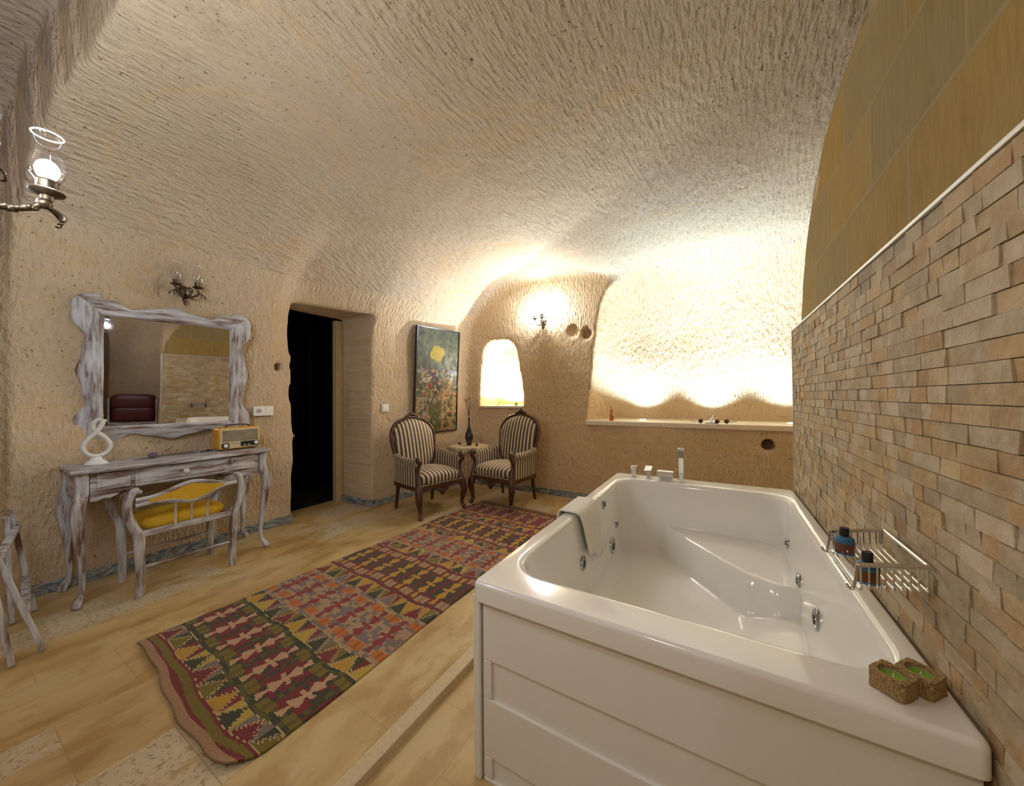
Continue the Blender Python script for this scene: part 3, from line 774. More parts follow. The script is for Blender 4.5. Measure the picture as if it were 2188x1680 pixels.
    for j in range(W_):
        for i in range(U):
            a = j*(U+1)+i; fs.append((a, a+1, a+U+2, a+U+1))
            u = wid*(i+.5)/U; v = (j+.5)/W_*(y1-y0); c = colr(u, v); r_ = .90+.2*hsh(i*.37, j*.91)
            cl.append((c[0]*r_, c[1]*r_, c[2]*r_))
    me = bpy.data.meshes.new('rug'); me.from_pydata(vs, [], fs); me.update()
    ca = me.color_attributes.new('Col', 'FLOAT_COLOR', 'CORNER')
    ca.data.foreach_set('color', np.repeat(np.c_[np.array(cl), np.ones(len(cl))], 4, 0).ravel().astype(np.float32))
    me.polygons.foreach_set('use_smooth', [True]*len(fs))
    o = bpy.data.objects.new('rug', me); COL.objects.link(o); me.materials.append(attr_mat('kilim_wool', .95, bscale=220, bdist=.003, sheen=.15))
    md = o.modifiers.new('s', 'SOLIDIFY'); md.thickness = .006; md.offset = -1
    return tag(o, 'long red, gold and tan kilim runner with geometric bands on the travertine floor', 'rug')
rug()

# ------------------------------------------------------------------ armchairs
def armchair():
    t = thing('armchair', 'x', 'armchair', (0, 0, 0), 0, 'striped carved armchairs in the corner')
    W = M_walnut
    for s in (-1, 1):     # front cabriole legs
        p = catmull([(s*.262, -.235, .335), (s*.275, -.255, .27), (s*.283, -.268, .20), (s*.270, -.258, .12), (s*.262, -.256, .06), (s*.272, -.275, .022), (s*.276, -.285, .004)], 5)
        r = lerp_list([.034, .040, .036, .024, .018, .023, .020], 5)
        MB().tube(p, r, 10).build('leg', W, t)
    for s in (-1, 1):
        MB().tube([(s*.225, .225, .34), (s*.225, .235, .2), (s*.232, .262, 0)], [.024, .021, .016], 4).build('leg', W, t, ang=30)
    # carved front rail with a drop in the middle
    n = 40; top = [(-.26+.52*i/n, .325) for i in range(n+1)]
    bot = []
    for i in range(n, -1, -1):
        u = abs(-1+2*i/n); z_ = .262-.02*math.cos(u*PI*2)-(.05*max(0, 1-u/.16))+.028*(u**3)
        bot.append((-.26+.52*i/n, z_))
    fr_ = MB().prism(top+bot, -.275, -.245, 'y'); fr_.build('front_rail', W, t, bevel=.005, ang=30)
    cv = MB()
    for i in range(5): cv.ball(((i-2)*.03, -.278, .262-.012*(2-abs(i-2))), .015, 8, 6, 1, .6, 1)
    cv.ball((0, -.28, .222), .016, 8, 6, 1, .7, 1.4); cv.build('carving', W, fr_ and t)
    for s in (-1, 1): MB().box(s*.262-.014, s*.262+.014, -.25, .225, .262, .315).build('side_rail', W, t, bevel=.006)
    MB().box(-.22, .22, .212, .24, .265, .33).build('back_rail', W, t, bevel=.005)
    # seat
    MB().rbox(-.262, .262, -.285, .215, .312, .435, dome=.035, e=5).build('seat', M_sx, t, ang=180)
    nails = MB()
    for i in range(19): nails.ball((-.243+.486*i/18, -.279, .330), .0075, 6, 4)
    nails.build('nail_trim', mat('cream_gimp', (.55, .47, .33), .6, nscale=50), t)
    # back: balloon outline reclined
    def outline(k, N_=48, inset=0.):
        a = 2*PI*k/N_-PI/2; c, s = math.cos(a), math.sin(a)
        hw = .285-inset; zc_ = .672; hh = .295-inset
        e = 2/2.7; x_ = hw*math.copysign(abs(c)**e, c); z_ = zc_+hh*math.copysign(abs(s)**(e if s > 0 else .55), s)
        x_ *= (.80+.20*min(1, max(0, (z_-.42)/.38)))
        z_ += .018*math.exp(-(x_/.07)**2)*(s > 0)
        return x_, z_
    yb = lambda z_: .195+.24*max(0, z_-.40)
    N_ = 48; lps = []
    for ins, dy in ((0.02, .035), (.015, .0), (.03, -.028), (.07, -.048), (.13, -.060), (.20, -.066), (.26, -.068)):
        lp = []
        for k in range(N_):
            x_, z_ = outline(k, N_, ins if ins < .2 else ins); lp.append((x_, yb(z_)+dy, z_))
        lps.append(lp)
    MB().loft(lps, cap0=True, cap1=True).build('backrest', M_sx, t, ang=180)
    fp_ = [outline(k % N_, N_, 0.) for k in range(N_+1)]
    bf = MB().tube([(x_, yb(z_)+.002, z_) for x_, z_ in fp_], .0185, 10, caps=False).build('back_frame', W, t, ang=180)
    cr = MB()
    for i in range(9):
        u = (i-4)/4; cr.ball((u*.075, yb(.99)-.012, .990+.03*(1-abs(u))), .019-.006*abs(u), 8, 6, 1, .8, 1.2)
    cr.ball((0, yb(1.0)-.012, 1.037), .014, 8, 6, 1, .8, 1.3).ball((.018, yb(1.0)-.012, 1.030), .010, 8, 6).ball((-.018, yb(1.0)-.012, 1.030), .010, 8, 6)
    cr.build('crest', W, bf)
    for s in (-1, 1):
        # upholstered arm: side wall and rolled top
        side = []
        for k, (x_, z_) in enumerate([(.238, .33), (.236, .45), (.236, .525), (.240, .565), (.262, .590), (.290, .584), (.303, .562), (.298, .54), (.281, .525), (.276, .45), (.274, .31)]):
            side.append((s*x_, z_))
        a_ = MB(); lp2 = []
        for j in range(9):
            v = j/8; y_ = -.215+.415*v; dz = .022*v**1.4-.008*math.sin(v*PI)
            lp2.append([(x_+(s*.010*math.sin(v*PI)), y_, z_+(dz if z_ > .5 else 0)) for x_, z_ in side])
        a_.loft(lp2, cap0=True, cap1=True)
        ar = a_.build('armrest', M_sy, t, ang=50)
        p = catmull([(s*.272, -.212, .588), (s*.274, -.242, .592), (s*.275, -.266, .572), (s*.272, -.260, .54), (s*.268, -.228, .50), (s*.264, -.212, .46), (s*.264, -.225, .40), (s*.264, -.245, .33)], 5)
        MB().tube(p, lerp_list([.018, .022, .021, .020, .021, .022, .024, .030], 5), 10).ball((s*.268, -.240, .572), .028, 10, 8, 1.15, 1, 1).build('arm_support', W, ar)
    return t
def yaw(d): return math.atan2(d[1], d[0])+PI/2
c1 = armchair(); c1.location = (-2.745, 2.832, 0); c1.rotation_euler.z = yaw((.975, -.205)); c1['label'] = 'striped carved armchair on the left, between the doorway and the small table'
dup(c1, (-2.115, 3.415, .017), yaw((-.09, -.997)), 'striped carved armchair on the right, under the lit arched niche', 'striped carved armchairs in the corner')

# ------------------------------------------------------------------ side table, vase, cones
M_lace = mat('cream_lace', (.42, .33, .20), .85, nscale=55, var=.6, bmp=.004)
tb = thing('side_table', 'small round table on thin white legs between the two armchairs', 'table', (-2.73, 3.545, 0))
MB().lathe([(.001, .575), (.225, .575), (.23, .58), (.23, .592), (.001, .592)], 36).build('tabletop', M_plastic, tb)
for a in (0.4, 2.5, 4.6):
    MB().tube([(.10*math.cos(a), .10*math.sin(a), .575), (.085*math.cos(a), .085*math.sin(a), .3), (.11*math.cos(a), .11*math.sin(a), 0)], .006, 8).build('leg', M_plastic, tb)
cl = MB(); n = 96; lp = []
for r_, z_ in ((.005, .5965), (.12, .5968), (.225, .5965), (.238, .593), (.243, .58), (.246, .56), (.248, .540)):
    lp.append([(r_*(1+(.05*math.cos(16*2*PI*k/n) if z_ < .59 else 0)*(.6-z_)/.06)*math.cos(2*PI*k/n), r_*(1+(.05*math.cos(16*2*PI*k/n) if z_ < .59 else 0)*(.6-z_)/.06)*math.sin(2*PI*k/n), z_-(.012*math.cos(12*2*PI*k/n) if z_ < .545 else 0)) for k in range(n)])
cl.loft(lp, cap0=True); o = cl.build('tablecloth', M_lace, ang=180); o.location = (-2.73, 3.545, .0)
md = o.modifiers.new('s', 'SOLIDIFY'); md.thickness = .002; md.offset = 1
tag(o, 'cream lace doily cloth covering the small round table', 'tablecloth')
vs_ = thing('vase', 'slender black bottle vase on the small table', 'vase', (-2.727, 3.545, .600))
MB().lathe([(.001, 0), (.028, 0), (.030, .004), (.034, .03), (.048, .07), (.052, .10), (.045, .14), (.028, .19), (.015, .235), (.010, .28), (.0095, .33), (.012, .345), (.009, .346), (.006, .33), (.001, .33)], 24).build('body', mat('black_glaze', (.012, .01, .012), .12, nscale=10, coat=.6), vs_, ang=60)
tw_ = thing('dried_twigs', 'thin dried twigs standing in the black vase', 'dried flowers', (-2.727, 3.545, .94))
M_twig = mat('dry_twig', (.12, .07, .04), .9, nscale=40, var=.4)
random.seed(3)
for k in range(13):
    a = random.uniform(0, 2*PI); s = random.uniform(.02, .075); hgt = random.uniform(.24, .40)
    hgt -= .09; p = [(0, 0, .0), (.003*math.cos(a), .003*math.sin(a), .02), (s*.45*math.cos(a), s*.45*math.sin(a), .02+(hgt-.02)*.55), (s*math.cos(a+.3), s*math.sin(a+.3), hgt)]
    q = MB().tube(catmull(p, 4), lerp_list([.0016, .0016, .0014, .001], 4), 5)
    for j in range(3):
        b0 = Vector(p[2]).lerp(Vector(p[3]), .2+.25*j); aa = random.uniform(0, 2*PI)
        q.tube([tuple(b0), tuple(b0+Vector((.02*math.cos(aa), .02*math.sin(aa), .025)))], .0009, 4)
    if k in (2, 7): q.ball(p[3], .010, 8, 6)
    q.build('twig', M_twig, tw_)
M_cone = mat('pine_cone', (.085, .04, .025), .85, nscale=90, var=.6)
def cone(loc, lab, s=1., grp='pine cones on the small table'):
    q = MB(); q.ball((0, 0, .019*s), .015*s, 10, 8, 1, 1, 1.25)
    for i in range(26):
        z_ = .004+.032*i/26; a = i*2.4; r_ = .017*math.sin(PI*(i+3)/32)
        q.ball((r_*math.cos(a)*s, r_*math.sin(a)*s, z_*s), .0048*s, 5, 4, 1, 1, .6)
    o = q.build('pine_cone', M_cone); o.location = loc; return tag(o, lab, 'pine cone', grp)
cone((-2.862, 3.52, .5985), 'small dark pine cone on the small table, left of the vase')
cone((-2.590, 3.52, .5985), 'small dark pine cone on the small table, right of the vase')

# ------------------------------------------------------------------ painting
def on_wall2(s, off=0.): return (-3.33+.164*s+off*.987, 2.57+s-off*.162)
def painting():
    t = thing('painting', 'tall abstract painting in thin black frame hanging near the corner', 'painting', (-3.19, 3.42, .76))
    t.rotation_euler = (0, 0, math.atan2(1, .164)); t.location = (*on_wall2(.855, .03), .757)
    # local: x along the wall, y towards the wall(+)? front faces -y
    t.rotation_euler = (math.radians(0), 0, math.atan2(1, .164))
    lean = .058/1.34; Wd, Ht = .69, 1.335; f = .016
    sh = lambda q: setattr(q, 'v', [(p[0]-.022*(p[2]/Ht-.5)*-1.0, p[1]-lean*p[2], p[2]) for p in q.v]) or q
    for a in ((-Wd/2, Wd/2, 0, f), (-Wd/2, Wd/2, Ht-f, Ht)): sh(MB().box(a[0], a[1], -.015, .02, a[2], a[3])).build('frame', M_black, t, smooth=False, bevel=.002)
    for a in ((-Wd/2, -Wd/2+f), (Wd/2-f, Wd/2)): sh(MB().box(a[0], a[1], -.015, .02, f, Ht-f)).build('frame', M_black, t, smooth=False, bevel=.002)
    nx_, nz_ = 110, 210; vs = []; fs = []; cl = []
    r2 = np.random.RandomState(5)
    blobs = [(r2.rand(), r2.rand(), .02+.05*r2.rand(), r2.randint(0, 9)) for _ in range(420)]
    pal = np.array([(.10, .10, .03), (.05, .06, .02), (.45, .30, .10), (.02, .015, .012), (.42, .16, .03), (.30, .30, .26), (.20, .02, .02), (.16, .17, .04), (.50, .42, .25)])
    xs = (np.arange(nx_)+.5)/nx_; zs = (np.arange(nz_)+.5)/nz_; XX, ZZ = np.meshgrid(xs, zs)
    C = np.zeros((nz_, nx_, 3)); 
    C[:] = (.09, .09, .035)
    C[(ZZ > .62)] = (.11, .13, .06)
    C[(XX > .45) & (ZZ > .55) & (ZZ < .83)] = (.21, .21, .14)
    C[(ZZ < .40) & (XX > .55)] = (.45, .31, .13); C[(ZZ < .34) & (XX < .3)] = (.38, .27, .17); C[(ZZ < .30) & (XX > .28) & (XX < .62)] = (.09, .11, .02)
    for bx, bz, br_, ci in blobs:
        if bz > .6 and ci in (4, 6, 8, 2): ci = 7
        if bz > .6: ci = [0, 1, 7][ci % 3]
        if bz < .6 and .15 < bx < .85 or bz > .6:
            mk = ((XX-bx)**2/(br_*(.5+bx*.6))**2+((ZZ-bz)*2.0)**2/(br_*1.3)**2) < 1+.5*np.sin(XX*40+bz*30); C[mk] = C[mk]*.35+pal[ci]*.65
    mk = ((XX-.47)/.17)**2+((ZZ-.765)/.075)**2 < 1+.25*np.sin(np.arctan2(ZZ-.765, XX-.47)*6); C[mk] = (.48, .35, .01)
    mk = (np.abs(XX-.60) < .07+.05*np.sin(ZZ*14)) & (ZZ > .26) & (ZZ < .66); C[mk] = C[mk]*.3+np.array((.10, .11, .08))*.7
    mk = (np.abs(XX-.42-.1*np.sin(ZZ*6)) < .08) & (ZZ > .36) & (ZZ < .58); C[mk] = (.015, .01, .01)
    mk = (np.abs(ZZ-.585) < .018) & ((XX < .25) | (XX > .75)); C[mk] = (.20, .27, .27)
    mk = ((XX-.22)/.08)**2+((ZZ-.50)/.022)**2 < 1; C[mk] = (.42, .42, .40)
    mk = ((XX-.30)/.05)**2+((ZZ-.44)/.03)**2 < 1; C[mk] = (.30, .02, .03)
    for (a, b_2, c, d) in ((.07, .09, .93, .965), (.035, .07, .925, .937), (.125, .14, .925, .97), (.10, .16, .945, .955), (.055, .065, .945, .97)):
        C[(XX > a) & (XX < b_2) & (ZZ > c) & (ZZ < d)] = (.01, .01, .01)
    for _ in range(420):
        bx, bz, ci = r2.rand(), r2.rand()*.62, r2.randint(0, 9); rx, rz = .008+.02*r2.rand(), .004+.014*r2.rand()
        if .3 < bx < .62 and bz < .3: ci = (0, 7, 1)[ci % 3]
        sl_ = r2.rand()*2-1; mk = ((XX-bx+sl_*(ZZ-bz))/rx)**2+((ZZ-bz)/rz)**2 < 1; C[mk] = pal[ci]
    for _ in range(260):
        bx, bz = r2.rand(), .6+.4*r2.rand(); mk = ((XX-bx)/.03)**2+((ZZ-bz)/.02)**2 < 1
        if abs(bx-.47) > .2 or abs(bz-.765) > .09: C[mk] = C[mk]*(.6+.7*r2.rand())
    C *= (.48+.26*r2.rand(nz_, nx_, 1)); C[ZZ > .6] *= .8
    q = MB()
    for j in range(nz_+1):
        for i in range(nx_+1): vs.append((-Wd/2+f+(Wd-2*f)*i/nx_, -.004, f+(Ht-2*f)*j/nz_))
    q.v = vs; sh(q)
    fs = [(j*(nx_+1)+i, j*(nx_+1)+i+1, (j+1)*(nx_+1)+i+1, (j+1)*(nx_+1)+i) for j in range(nz_) for i in range(nx_)]
    me = bpy.data.meshes.new('canvas'); me.from_pydata(q.v, [], fs); me.update()
    ca = me.color_attributes.new('Col', 'FLOAT_COLOR', 'CORNER')
    ca.data.foreach_set('color', np.repeat(np.c_[C.reshape(-1, 3), np.ones(nx_*nz_)], 4, 0).ravel().astype(np.float32))
    o = bpy.data.objects.new('canvas', me); COL.objects.link(o); me.materials.append(attr_mat('oil_paint', .62, bscale=60, bdist=.003)); o.parent = t
    sh(MB().box(-Wd/2+.004, Wd/2-.004, .008, .018, .004, Ht-.004)).build('backing', mat('hardboard', (.2, .13, .07), .9, nscale=20), t, smooth=False)
painting()

# ------------------------------------------------------------------ switches and sockets
def socket(name, lab, cat, loc, rz, mods, grp=None):
    """mods: list of 'socket' / 'rocker' modules, side by side; plate faces local -y"""
    t = thing(name, lab, cat, loc, rz, grp); w_ = .081; n = len(mods); x0 = -w_*n/2
    MB().box(x0, -x0, -.010, .012, -.043, .043).build('plate', M_plastic, t, smooth=False, bevel=.004)
    for i, k in enumerate(mods):
        cx = x0+w_*(i+.5)
        if k == 'rocker': MB().box(cx-.027, cx+.027, -.0145, -.008, -.027, .027).build('rocker', M_plastic, t, smooth=False, bevel=.003)
        else:
            MB().lathe([(.022, -.0135), (.0235, -.0095), (.0225, -.0088), (.020, -.0105), (.0185, -.0095)], 24, (cx, 0, 0), 'y', caps=False).build('socket_ring', M_plastic, t)
            MB().lathe([(.0195, -.0100), (.001, -.0101)], 24, (cx, 0, 0), 'y').build('socket_well', mat('socket_shadow', (.45, .43, .40), .5, nscale=9), t)
            for dx in (-.008, .008): MB().lathe([(.0025, -.0112), (.001, -.0113)], 8, (cx+dx, 0, 0), 'y').build('pin_hole', M_black, t)
    return t
socket('socket_plate', 'white double plate with round socket and blank rocker right of the mirror', 'socket', (-3.565, 1.597, 1.095), PI/2, ['socket', 'rocker'])
x_, y_ = on_wall2(.155, .006); socket('light_switch', 'white square light switch between the doorway and the painting', 'light switch', (x_, y_, 1.09), math.atan2(1, .164), ['rocker'])
x_, y_ = on_wall2(1.29, .006); socket('wall_socket', 'white wall socket low in the corner behind the small table', 'socket', (x_, y_, .40), math.atan2(1, .164), ['socket'])

# ------------------------------------------------------------------ mirror (leans off the wall, turned slightly)
MA, MBt = .150, .040
mir = thing('wall_mirror', 'large mirror in wavy whitewashed wooden frame above the console table', 'mirror', (0, 0, 0))
nvec = Vector((math.cos(MA)*math.cos(MBt), -math.sin(MA)*math.cos(MBt), -math.sin(MBt)))
ux = Vector((math.sin(MA), math.cos(MA), 0)); uz = nvec.cross(ux)*-1
if uz.z < 0: uz = -uz
Mm = Matrix((ux, -nvec, uz)).transposed().to_4x4(); Mm.translation = Vector((-3.588, .990, 1.404)); mir.matrix_world = Mm
gw, gh = .350, .385
def msec():
    """matched inner/outer points round the frame"""
    P = []
    sides = [((-gw, -gh), (gw, -gh), (0, -1)), ((gw, -gh), (gw, gh), (1, 0)), ((gw, gh), (-gw, gh), (0, 1)), ((-gw, gh), (-gw, -gh), (-1, 0))]
    for si, (a, b_2, n_) in enumerate(sides):
        for k in range(41):
            s = k/40; ix, iz = a[0]+(b_2[0]-a[0])*s, a[1]+(b_2[1]-a[1])*s
            d = .098+.016*math.cos(s*2*PI*2)-.012*math.cos(s*2*PI*5)*(.3+abs(s-.5))+(.030*math.exp(-((s)/.10)**2)+.030*math.exp(-((1-s)/.10)**2))
            if si in (0, 2): d -= .018+.012*math.cos(s*2*PI)
            P.append(((ix, iz), (ix+n_[0]*d, iz+n_[1]*d)))
        a0 = math.atan2(n_[1], n_[0]); c = b_2
        for k in range(1, 14):
            an = a0+PI/2*k/14; d = .128+.026*math.sin(PI*k/14)
            P.append(((c[0], c[1]), (c[0]+d*math.cos(an), c[1]+d*math.sin(an))))
    return P
P = msec(); lps = []
for t_, y_ in ((1., .012), (1.0, -.010), (.93, -.022), (.72, -.020), (.52, -.030), (.34, -.026), (.20, -.034), (.06, -.030), (-.04, -.020), (-.05, -.002)):
    lp = []
    for (i_, o_) in P:
        lp.append((i_[0]+(o_[0]-i_[0])*t_, y_, i_[1]+(o_[1]-i_[1])*t_))
    lps.append(lp)
n = len(P); fv, fh = MB(), MB()
M_wl = wash('whitewash_frame', 0)
# split into uprights and rails so the grain runs the right way
full = MB().loft(lps); fr_obj = None
me_f = []
def faceset(pred): return [f for f in full.f if pred(sum(full.v[i][0] for i in f)/4, sum(full.v[i][2] for i in f)/4)]
isv = lambda x_, z_: abs(x_)/gw > abs(z_)/gh
for nm, pr, mt_ in (('frame_upright', lambda x_, z_: isv(x_, z_) and x_ < 0, M_wz), ('frame_upright', lambda x_, z_: isv(x_, z_) and x_ > 0, M_wz), ('frame_rail', lambda x_, z_: not isv(x_, z_) and z_ > 0, M_wx), ('frame_rail', lambda x_, z_: not isv(x_, z_) and z_ < 0, M_wx)):
    fs = faceset(pr); used = sorted({i for f in fs for i in f}); mp_ = {i: k for k, i in enumerate(used)}
    MB().add([full.v[i] for i in used], [tuple(mp_[i] for i in f) for f in fs]).build(nm, mt_, mir, ang=180)
q = MB(); q.add([(-gw-.01, -.004, -gh-.01), (gw+.01, -.004, -gh-.01), (gw+.01, -.004, gh+.01), (-gw-.01, -.004, gh+.01), (-gw-.01, .004, -gh-.01), (gw+.01, .004, -gh-.01), (gw+.01, .004, gh+.01), (-gw-.01, .004, gh+.01)], [(0, 1, 2, 3), (7, 6, 5, 4), (0, 4, 5, 1), (1, 5, 6, 2), (2, 6, 7, 3), (3, 7, 4, 0)])
q.build('glass', M_mirror, mir, smooth=False)

# ------------------------------------------------------------------ wall sconces
def bulb_mat(name, w_, r=.026):
    # radiance of a small globe from its wattage
    return emit(name, (.84, .93, 1.0), w_/(PI*4*PI*r*r))
M_bulb_off = glassy('unlit_bulb', (.93, .93, .93), .16)
def chimney(parent, c, k=1., lit=None):
    """cup, glass chimney, bulb at an arm's end"""
    cup = MB().lathe([(.001, 0), (.012, 0), (.014, .012), (.034, .020), (.037, .026), (.034, .030), (.023, .033), (.022, .055), (.025, .060), (.001, .060)], 22).xf(Matrix.Scale(k, 4)).shift(c).build('cup', M_brass, parent, ang=50)
    q = MB().lathe([(.024, .058), (.034, .075), (.0385, .098), (.036, .125), (.027, .152), (.0245, .172), (.027, .190), (.0315, .200)], 28, caps=False).xf(Matrix.Scale(k, 4)).shift(c)
    g = q.build('glass_chimney', M_glass, parent, ang=180)
    MB().tube([((.0315*math.cos(2*PI*i/28))*k+c[0], (.0315*math.sin(2*PI*i/28))*k+c[1], .200*k+c[2]) for i in range(29)], .0022*k, 6, caps=False).build('glass_rim', M_rimglass, g, ang=180)
    MB().ball((c[0], c[1], c[2]+.092*k), (.025 if lit else .016)*k, 14, 10, 1, 1, 1.25).build('bulb', lit or M_bulb_off, parent, ang=180)
def sconce(lab, loc, rz, arms, lit=None, k=1., grp='brass oil-lamp style wall sconces'):
    """local frame: wall is at +y, lamp reaches to -y"""
    t = thing('wall_sconce', lab, 'wall lamp', loc, rz, grp)
    pl_ = MB().lathe([(.001, -.020), (.018, -.018), (.036, -.010), (.045, -.003), (.047, .004), (.045, .012)], 20, (0, 0, 0), 'y')
    pl_.v = [(p[0]*.8, p[1], p[2]*1.35) for p in pl_.v]
    for i in range(10):
        a = 2*PI*i/10; pl_.ball((.040*math.cos(a), -.004, .064*math.sin(a)), .011, 7, 5)
    pl_.ball((0, -.012, -.085), .018, 9, 7, 1, .8, 1.2).ball((0, -.012, -.112), .011, 8, 6, 1, .8, 1.4).ball((0, -.012, .08), .015, 8, 6)
    pl_.xf(Matrix.Scale(k, 4)).build('wall_plate', M_brass, t, ang=60)
    for (ax, ay, az) in arms:
        e = Vector((ax, ay, az))
        p = catmull([(0, -.01, -.03), (ax*.25, ay*.45, -.065), (ax*.7, ay*.85, -.055), (ax, ay, az-.03), (ax, ay, az)], 6)
        arm_ = MB().tube([tuple(Vector(q_)*k) for q_ in p], .0072*k, 8)
        # twisted rope relief and acanthus curls
        for i in range(0, len(p)-4, 1):
            v = Vector(p[i])*k; a = i*1.1; arm_.ball((v.x, v.y+.004*k*math.cos(a), v.z+.006*k*math.sin(a)), .0065*k, 6, 4)
        for j in (-1, 0, 1):
            s_ = Vector((ax, ay, az-.02))*k; dx = Vector((ax, ay, 0)).normalized(); sd = Vector((-dx.y, dx.x, 0))*j*.018*k
            arm_.tube(catmull([tuple(s_), tuple(s_+sd*.8+dx*.02*k+Vector((0, 0, -.010*k))), tuple(s_+sd*1.6+dx*.038*k+Vector((0, 0, -.030*k))), tuple(s_+sd*1.9+dx*.030*k+Vector((0, 0, -.042*k))), tuple(s_+sd*1.9+dx*.022*k+Vector((0, 0, -.034*k)))], 4), .0035*k, 6)
        # scroll above the arm
        arm_.tube(catmull([tuple(Vector((ax*.3, ay*.4, -.055))*k), tuple(Vector((ax*.5+.01, ay*.5, -.01))*k), tuple(Vector((ax*.35, ay*.4, .022))*k), tuple(Vector((ax*.2, ay*.3, .005))*k)], 4), .005*k, 6)
        arm_.build('arm', M_brass, t, ang=60)
        chimney(t, tuple(e*k), k, lit)
    return t
# brass chandelier in the near bay: one of its six lamps is in the picture
ch = thing('chandelier', 'brass chandelier with lit glass chimneys at the left edge of the room', 'chandelier', (-1.756, -.070, 1.80))
bl_ = bulb_mat('lit_bulb_chandelier', BULB_LEFT)
MB().lathe([(.001, -.10), (.012, -.095), (.02, -.075), (.012, -.06), (.035, -.04), (.045, -.01), (.03, .02), (.014, .04), (.020, .07), (.010, .09), (.009, .30), (.014, .31), (.009, .32), (.008, 1.25), (.04, 1.28), (.045, 1.30), (.001, 1.33)], 20).build('stem', M_brass, ch, ang=50)
for i in range(6):
    a = PI/2+i*PI/3; d = Vector((math.cos(a), math.sin(a), 0)); sd = Vector((-d.y, d.x, 0))
    p = catmull([tuple(d*.03+Vector((0, 0, -.0))), tuple(d*.09+Vector((0, 0, -.030))), tuple(d*.17+Vector((0, 0, -.045))), tuple(d*.235+Vector((0, 0, -.025))), tuple(d*.267+Vector((0, 0, .012)))], 7)
    am = MB().tube(p, .009, 8)
    for k, v in enumerate(p[3:-2]):
        q_ = k*1.2; am.ball((v[0]+sd.x*.004*math.cos(q_), v[1]+sd.y*.004*math.cos(q_), v[2]+.004*math.sin(q_)), .0095, 6, 4)
    am.ball(tuple(d*.262+Vector((0, 0, .0))), .017, 8, 6)
    for j in (-1, 0, 1):
        s0 = d*.262+Vector((0, 0, -.008)); sj = sd*j*.020
        am.tube(catmull([tuple(s0), tuple(s0+sj*.7+d*.018+Vector((0, 0, -.008))), tuple(s0+sj*1.4+d*.034+Vector((0, 0, -.024))), tuple(s0+sj*1.7+d*.034+Vector((0, 0, -.042))), tuple(s0+sj*1.7+d*.024+Vector((0, 0, -.044)))], 4), .0034, 6)
    am.build('arm', M_brass, ch, ang=60)
    chimney(ch, tuple(d*.267+Vector((0, 0, .012))), 1., bl_)
# unlit sconce above the mirror
sconce('unlit brass wall sconce above the mirror', (-3.585, 1.055, 2.055), PI/2, [(-.075, -.085, -.005), (.055, -.11, -.005)], None, .92)
sconce('lit brass wall sconce on the back wall between the niche and the lit recess', (-1.872, 3.945, 2.150), 0, [(-.085, -.075, .0), (.035, -.11, .0)], bulb_mat('lit_bulb_back', BULB_BACK), .92)
sconce('lit brass wall sconce of the side room, seen only in the mirror', (1.78, -.115, 1.95), PI, [(-.09, -.12, 0), (.09, -.12, 0)], bulb_mat('lit_bulb_side', BULB_SIDE), 1.)

# ------------------------------------------------------------------ console table
cs_ = thing('console_table', 'whitewashed console table with curved legs and three drawers under the mirror', 'table', (-3.4, .96, 0))
CO = (3.4, -.96, 0); B = lambda q, nm, mt_, **k: q.shift(CO).build(nm, mt_, cs_, **k)
top_pts = [(-3.60, .455), (-3.60, 1.495), (-3.175, 1.480), (-3.165, 1.40), (-3.155, .96), (-3.165, .53), (-3.175, .440)]
B(MB().prism(top_pts, .772, .796, 'z'), 'tabletop', M_wy, smooth=False, bevel=.006)
# aprons
def scal(y0, y1, left):
    pts = [(y0, .77), (y0, .64)] if left else [(y0, .77)]
    return pts
ap = [(.52, .77), (.52, .60), (.55, .600), (.58, .612), (.60, .605), (.63, .620), (.66, .640), (.70, .645), (1.20, .645), (1.24, .638), (1.27, .618), (1.30, .605), (1.32, .612), (1.35, .598), (1.40, .60), (1.40, .77)]
B(MB().prism(ap, -3.222, -3.205, 'x'), 'front_apron', M_wy, smooth=False, bevel=.003)
for y_, yy in ((.478, .50), (1.44, 1.462)):
    B(MB().box(-3.56, -3.22, y_, yy, .62, .77), 'side_apron', M_wx, smooth=False, bevel=.003)
B(MB().box(-3.58, -3.565, .5, 1.46, .62, .77), 'back_apron', M_wy, smooth=False)
for y0_, y1_, z0_ in ((.545, .685, .662), (.705, 1.190, .655), (1.212, 1.372, .662)):
    d_ = MB().box(-3.205, -3.192, y0_, y1_, z0_, .762).shift(CO).build('drawer', M_wy, cs_, smooth=False, bevel=.004)
    MB().box(-3.194, -3.1885, y0_+.018, y1_-.018, z0_+.018, .744).shift(CO).build('panel', M_wy, d_, smooth=False, bevel=.003)
    if y1_-y0_ > .3: MB().lathe([(.006, 0), (.006, .010), (.014, .014), (.017, .022), (.013, .030), (.001, .033)], 16, (-3.189, .946, .712), 'x').shift(CO).build('knob', mat('white_porcelain', (.8, .76, .68), .2, nscale=4, var=.02), d_)
for (x_, y_, sy) in ((-3.215, .490, -1), (-3.215, 1.430, 1), (-3.56, .490, -1), (-3.56, 1.440, 1)):
    sx = 1 if x_ > -3.4 else -.25
    p = catmull([(x_, y_, .772), (x_, y_, .66), (x_+sx*.018, y_+sy*.014, .585), (x_+sx*.022, y_+sy*.018, .50), (x_+sx*.004, y_+sy*.004, .33), (x_-sx*.010, y_-sy*.006, .16), (x_-sx*.004, y_-sy*.002, .075), (x_+sx*.022, y_+sy*.016, .032), (x_+sx*.034, y_+sy*.026, .008)], 5)
    r = lerp_list([.036, .036, .040, .037, .026, .018, .017, .023, .024], 5)
    B(MB().tube(p, r, 4), 'leg', M_wz, bevel=.006, ang=60)

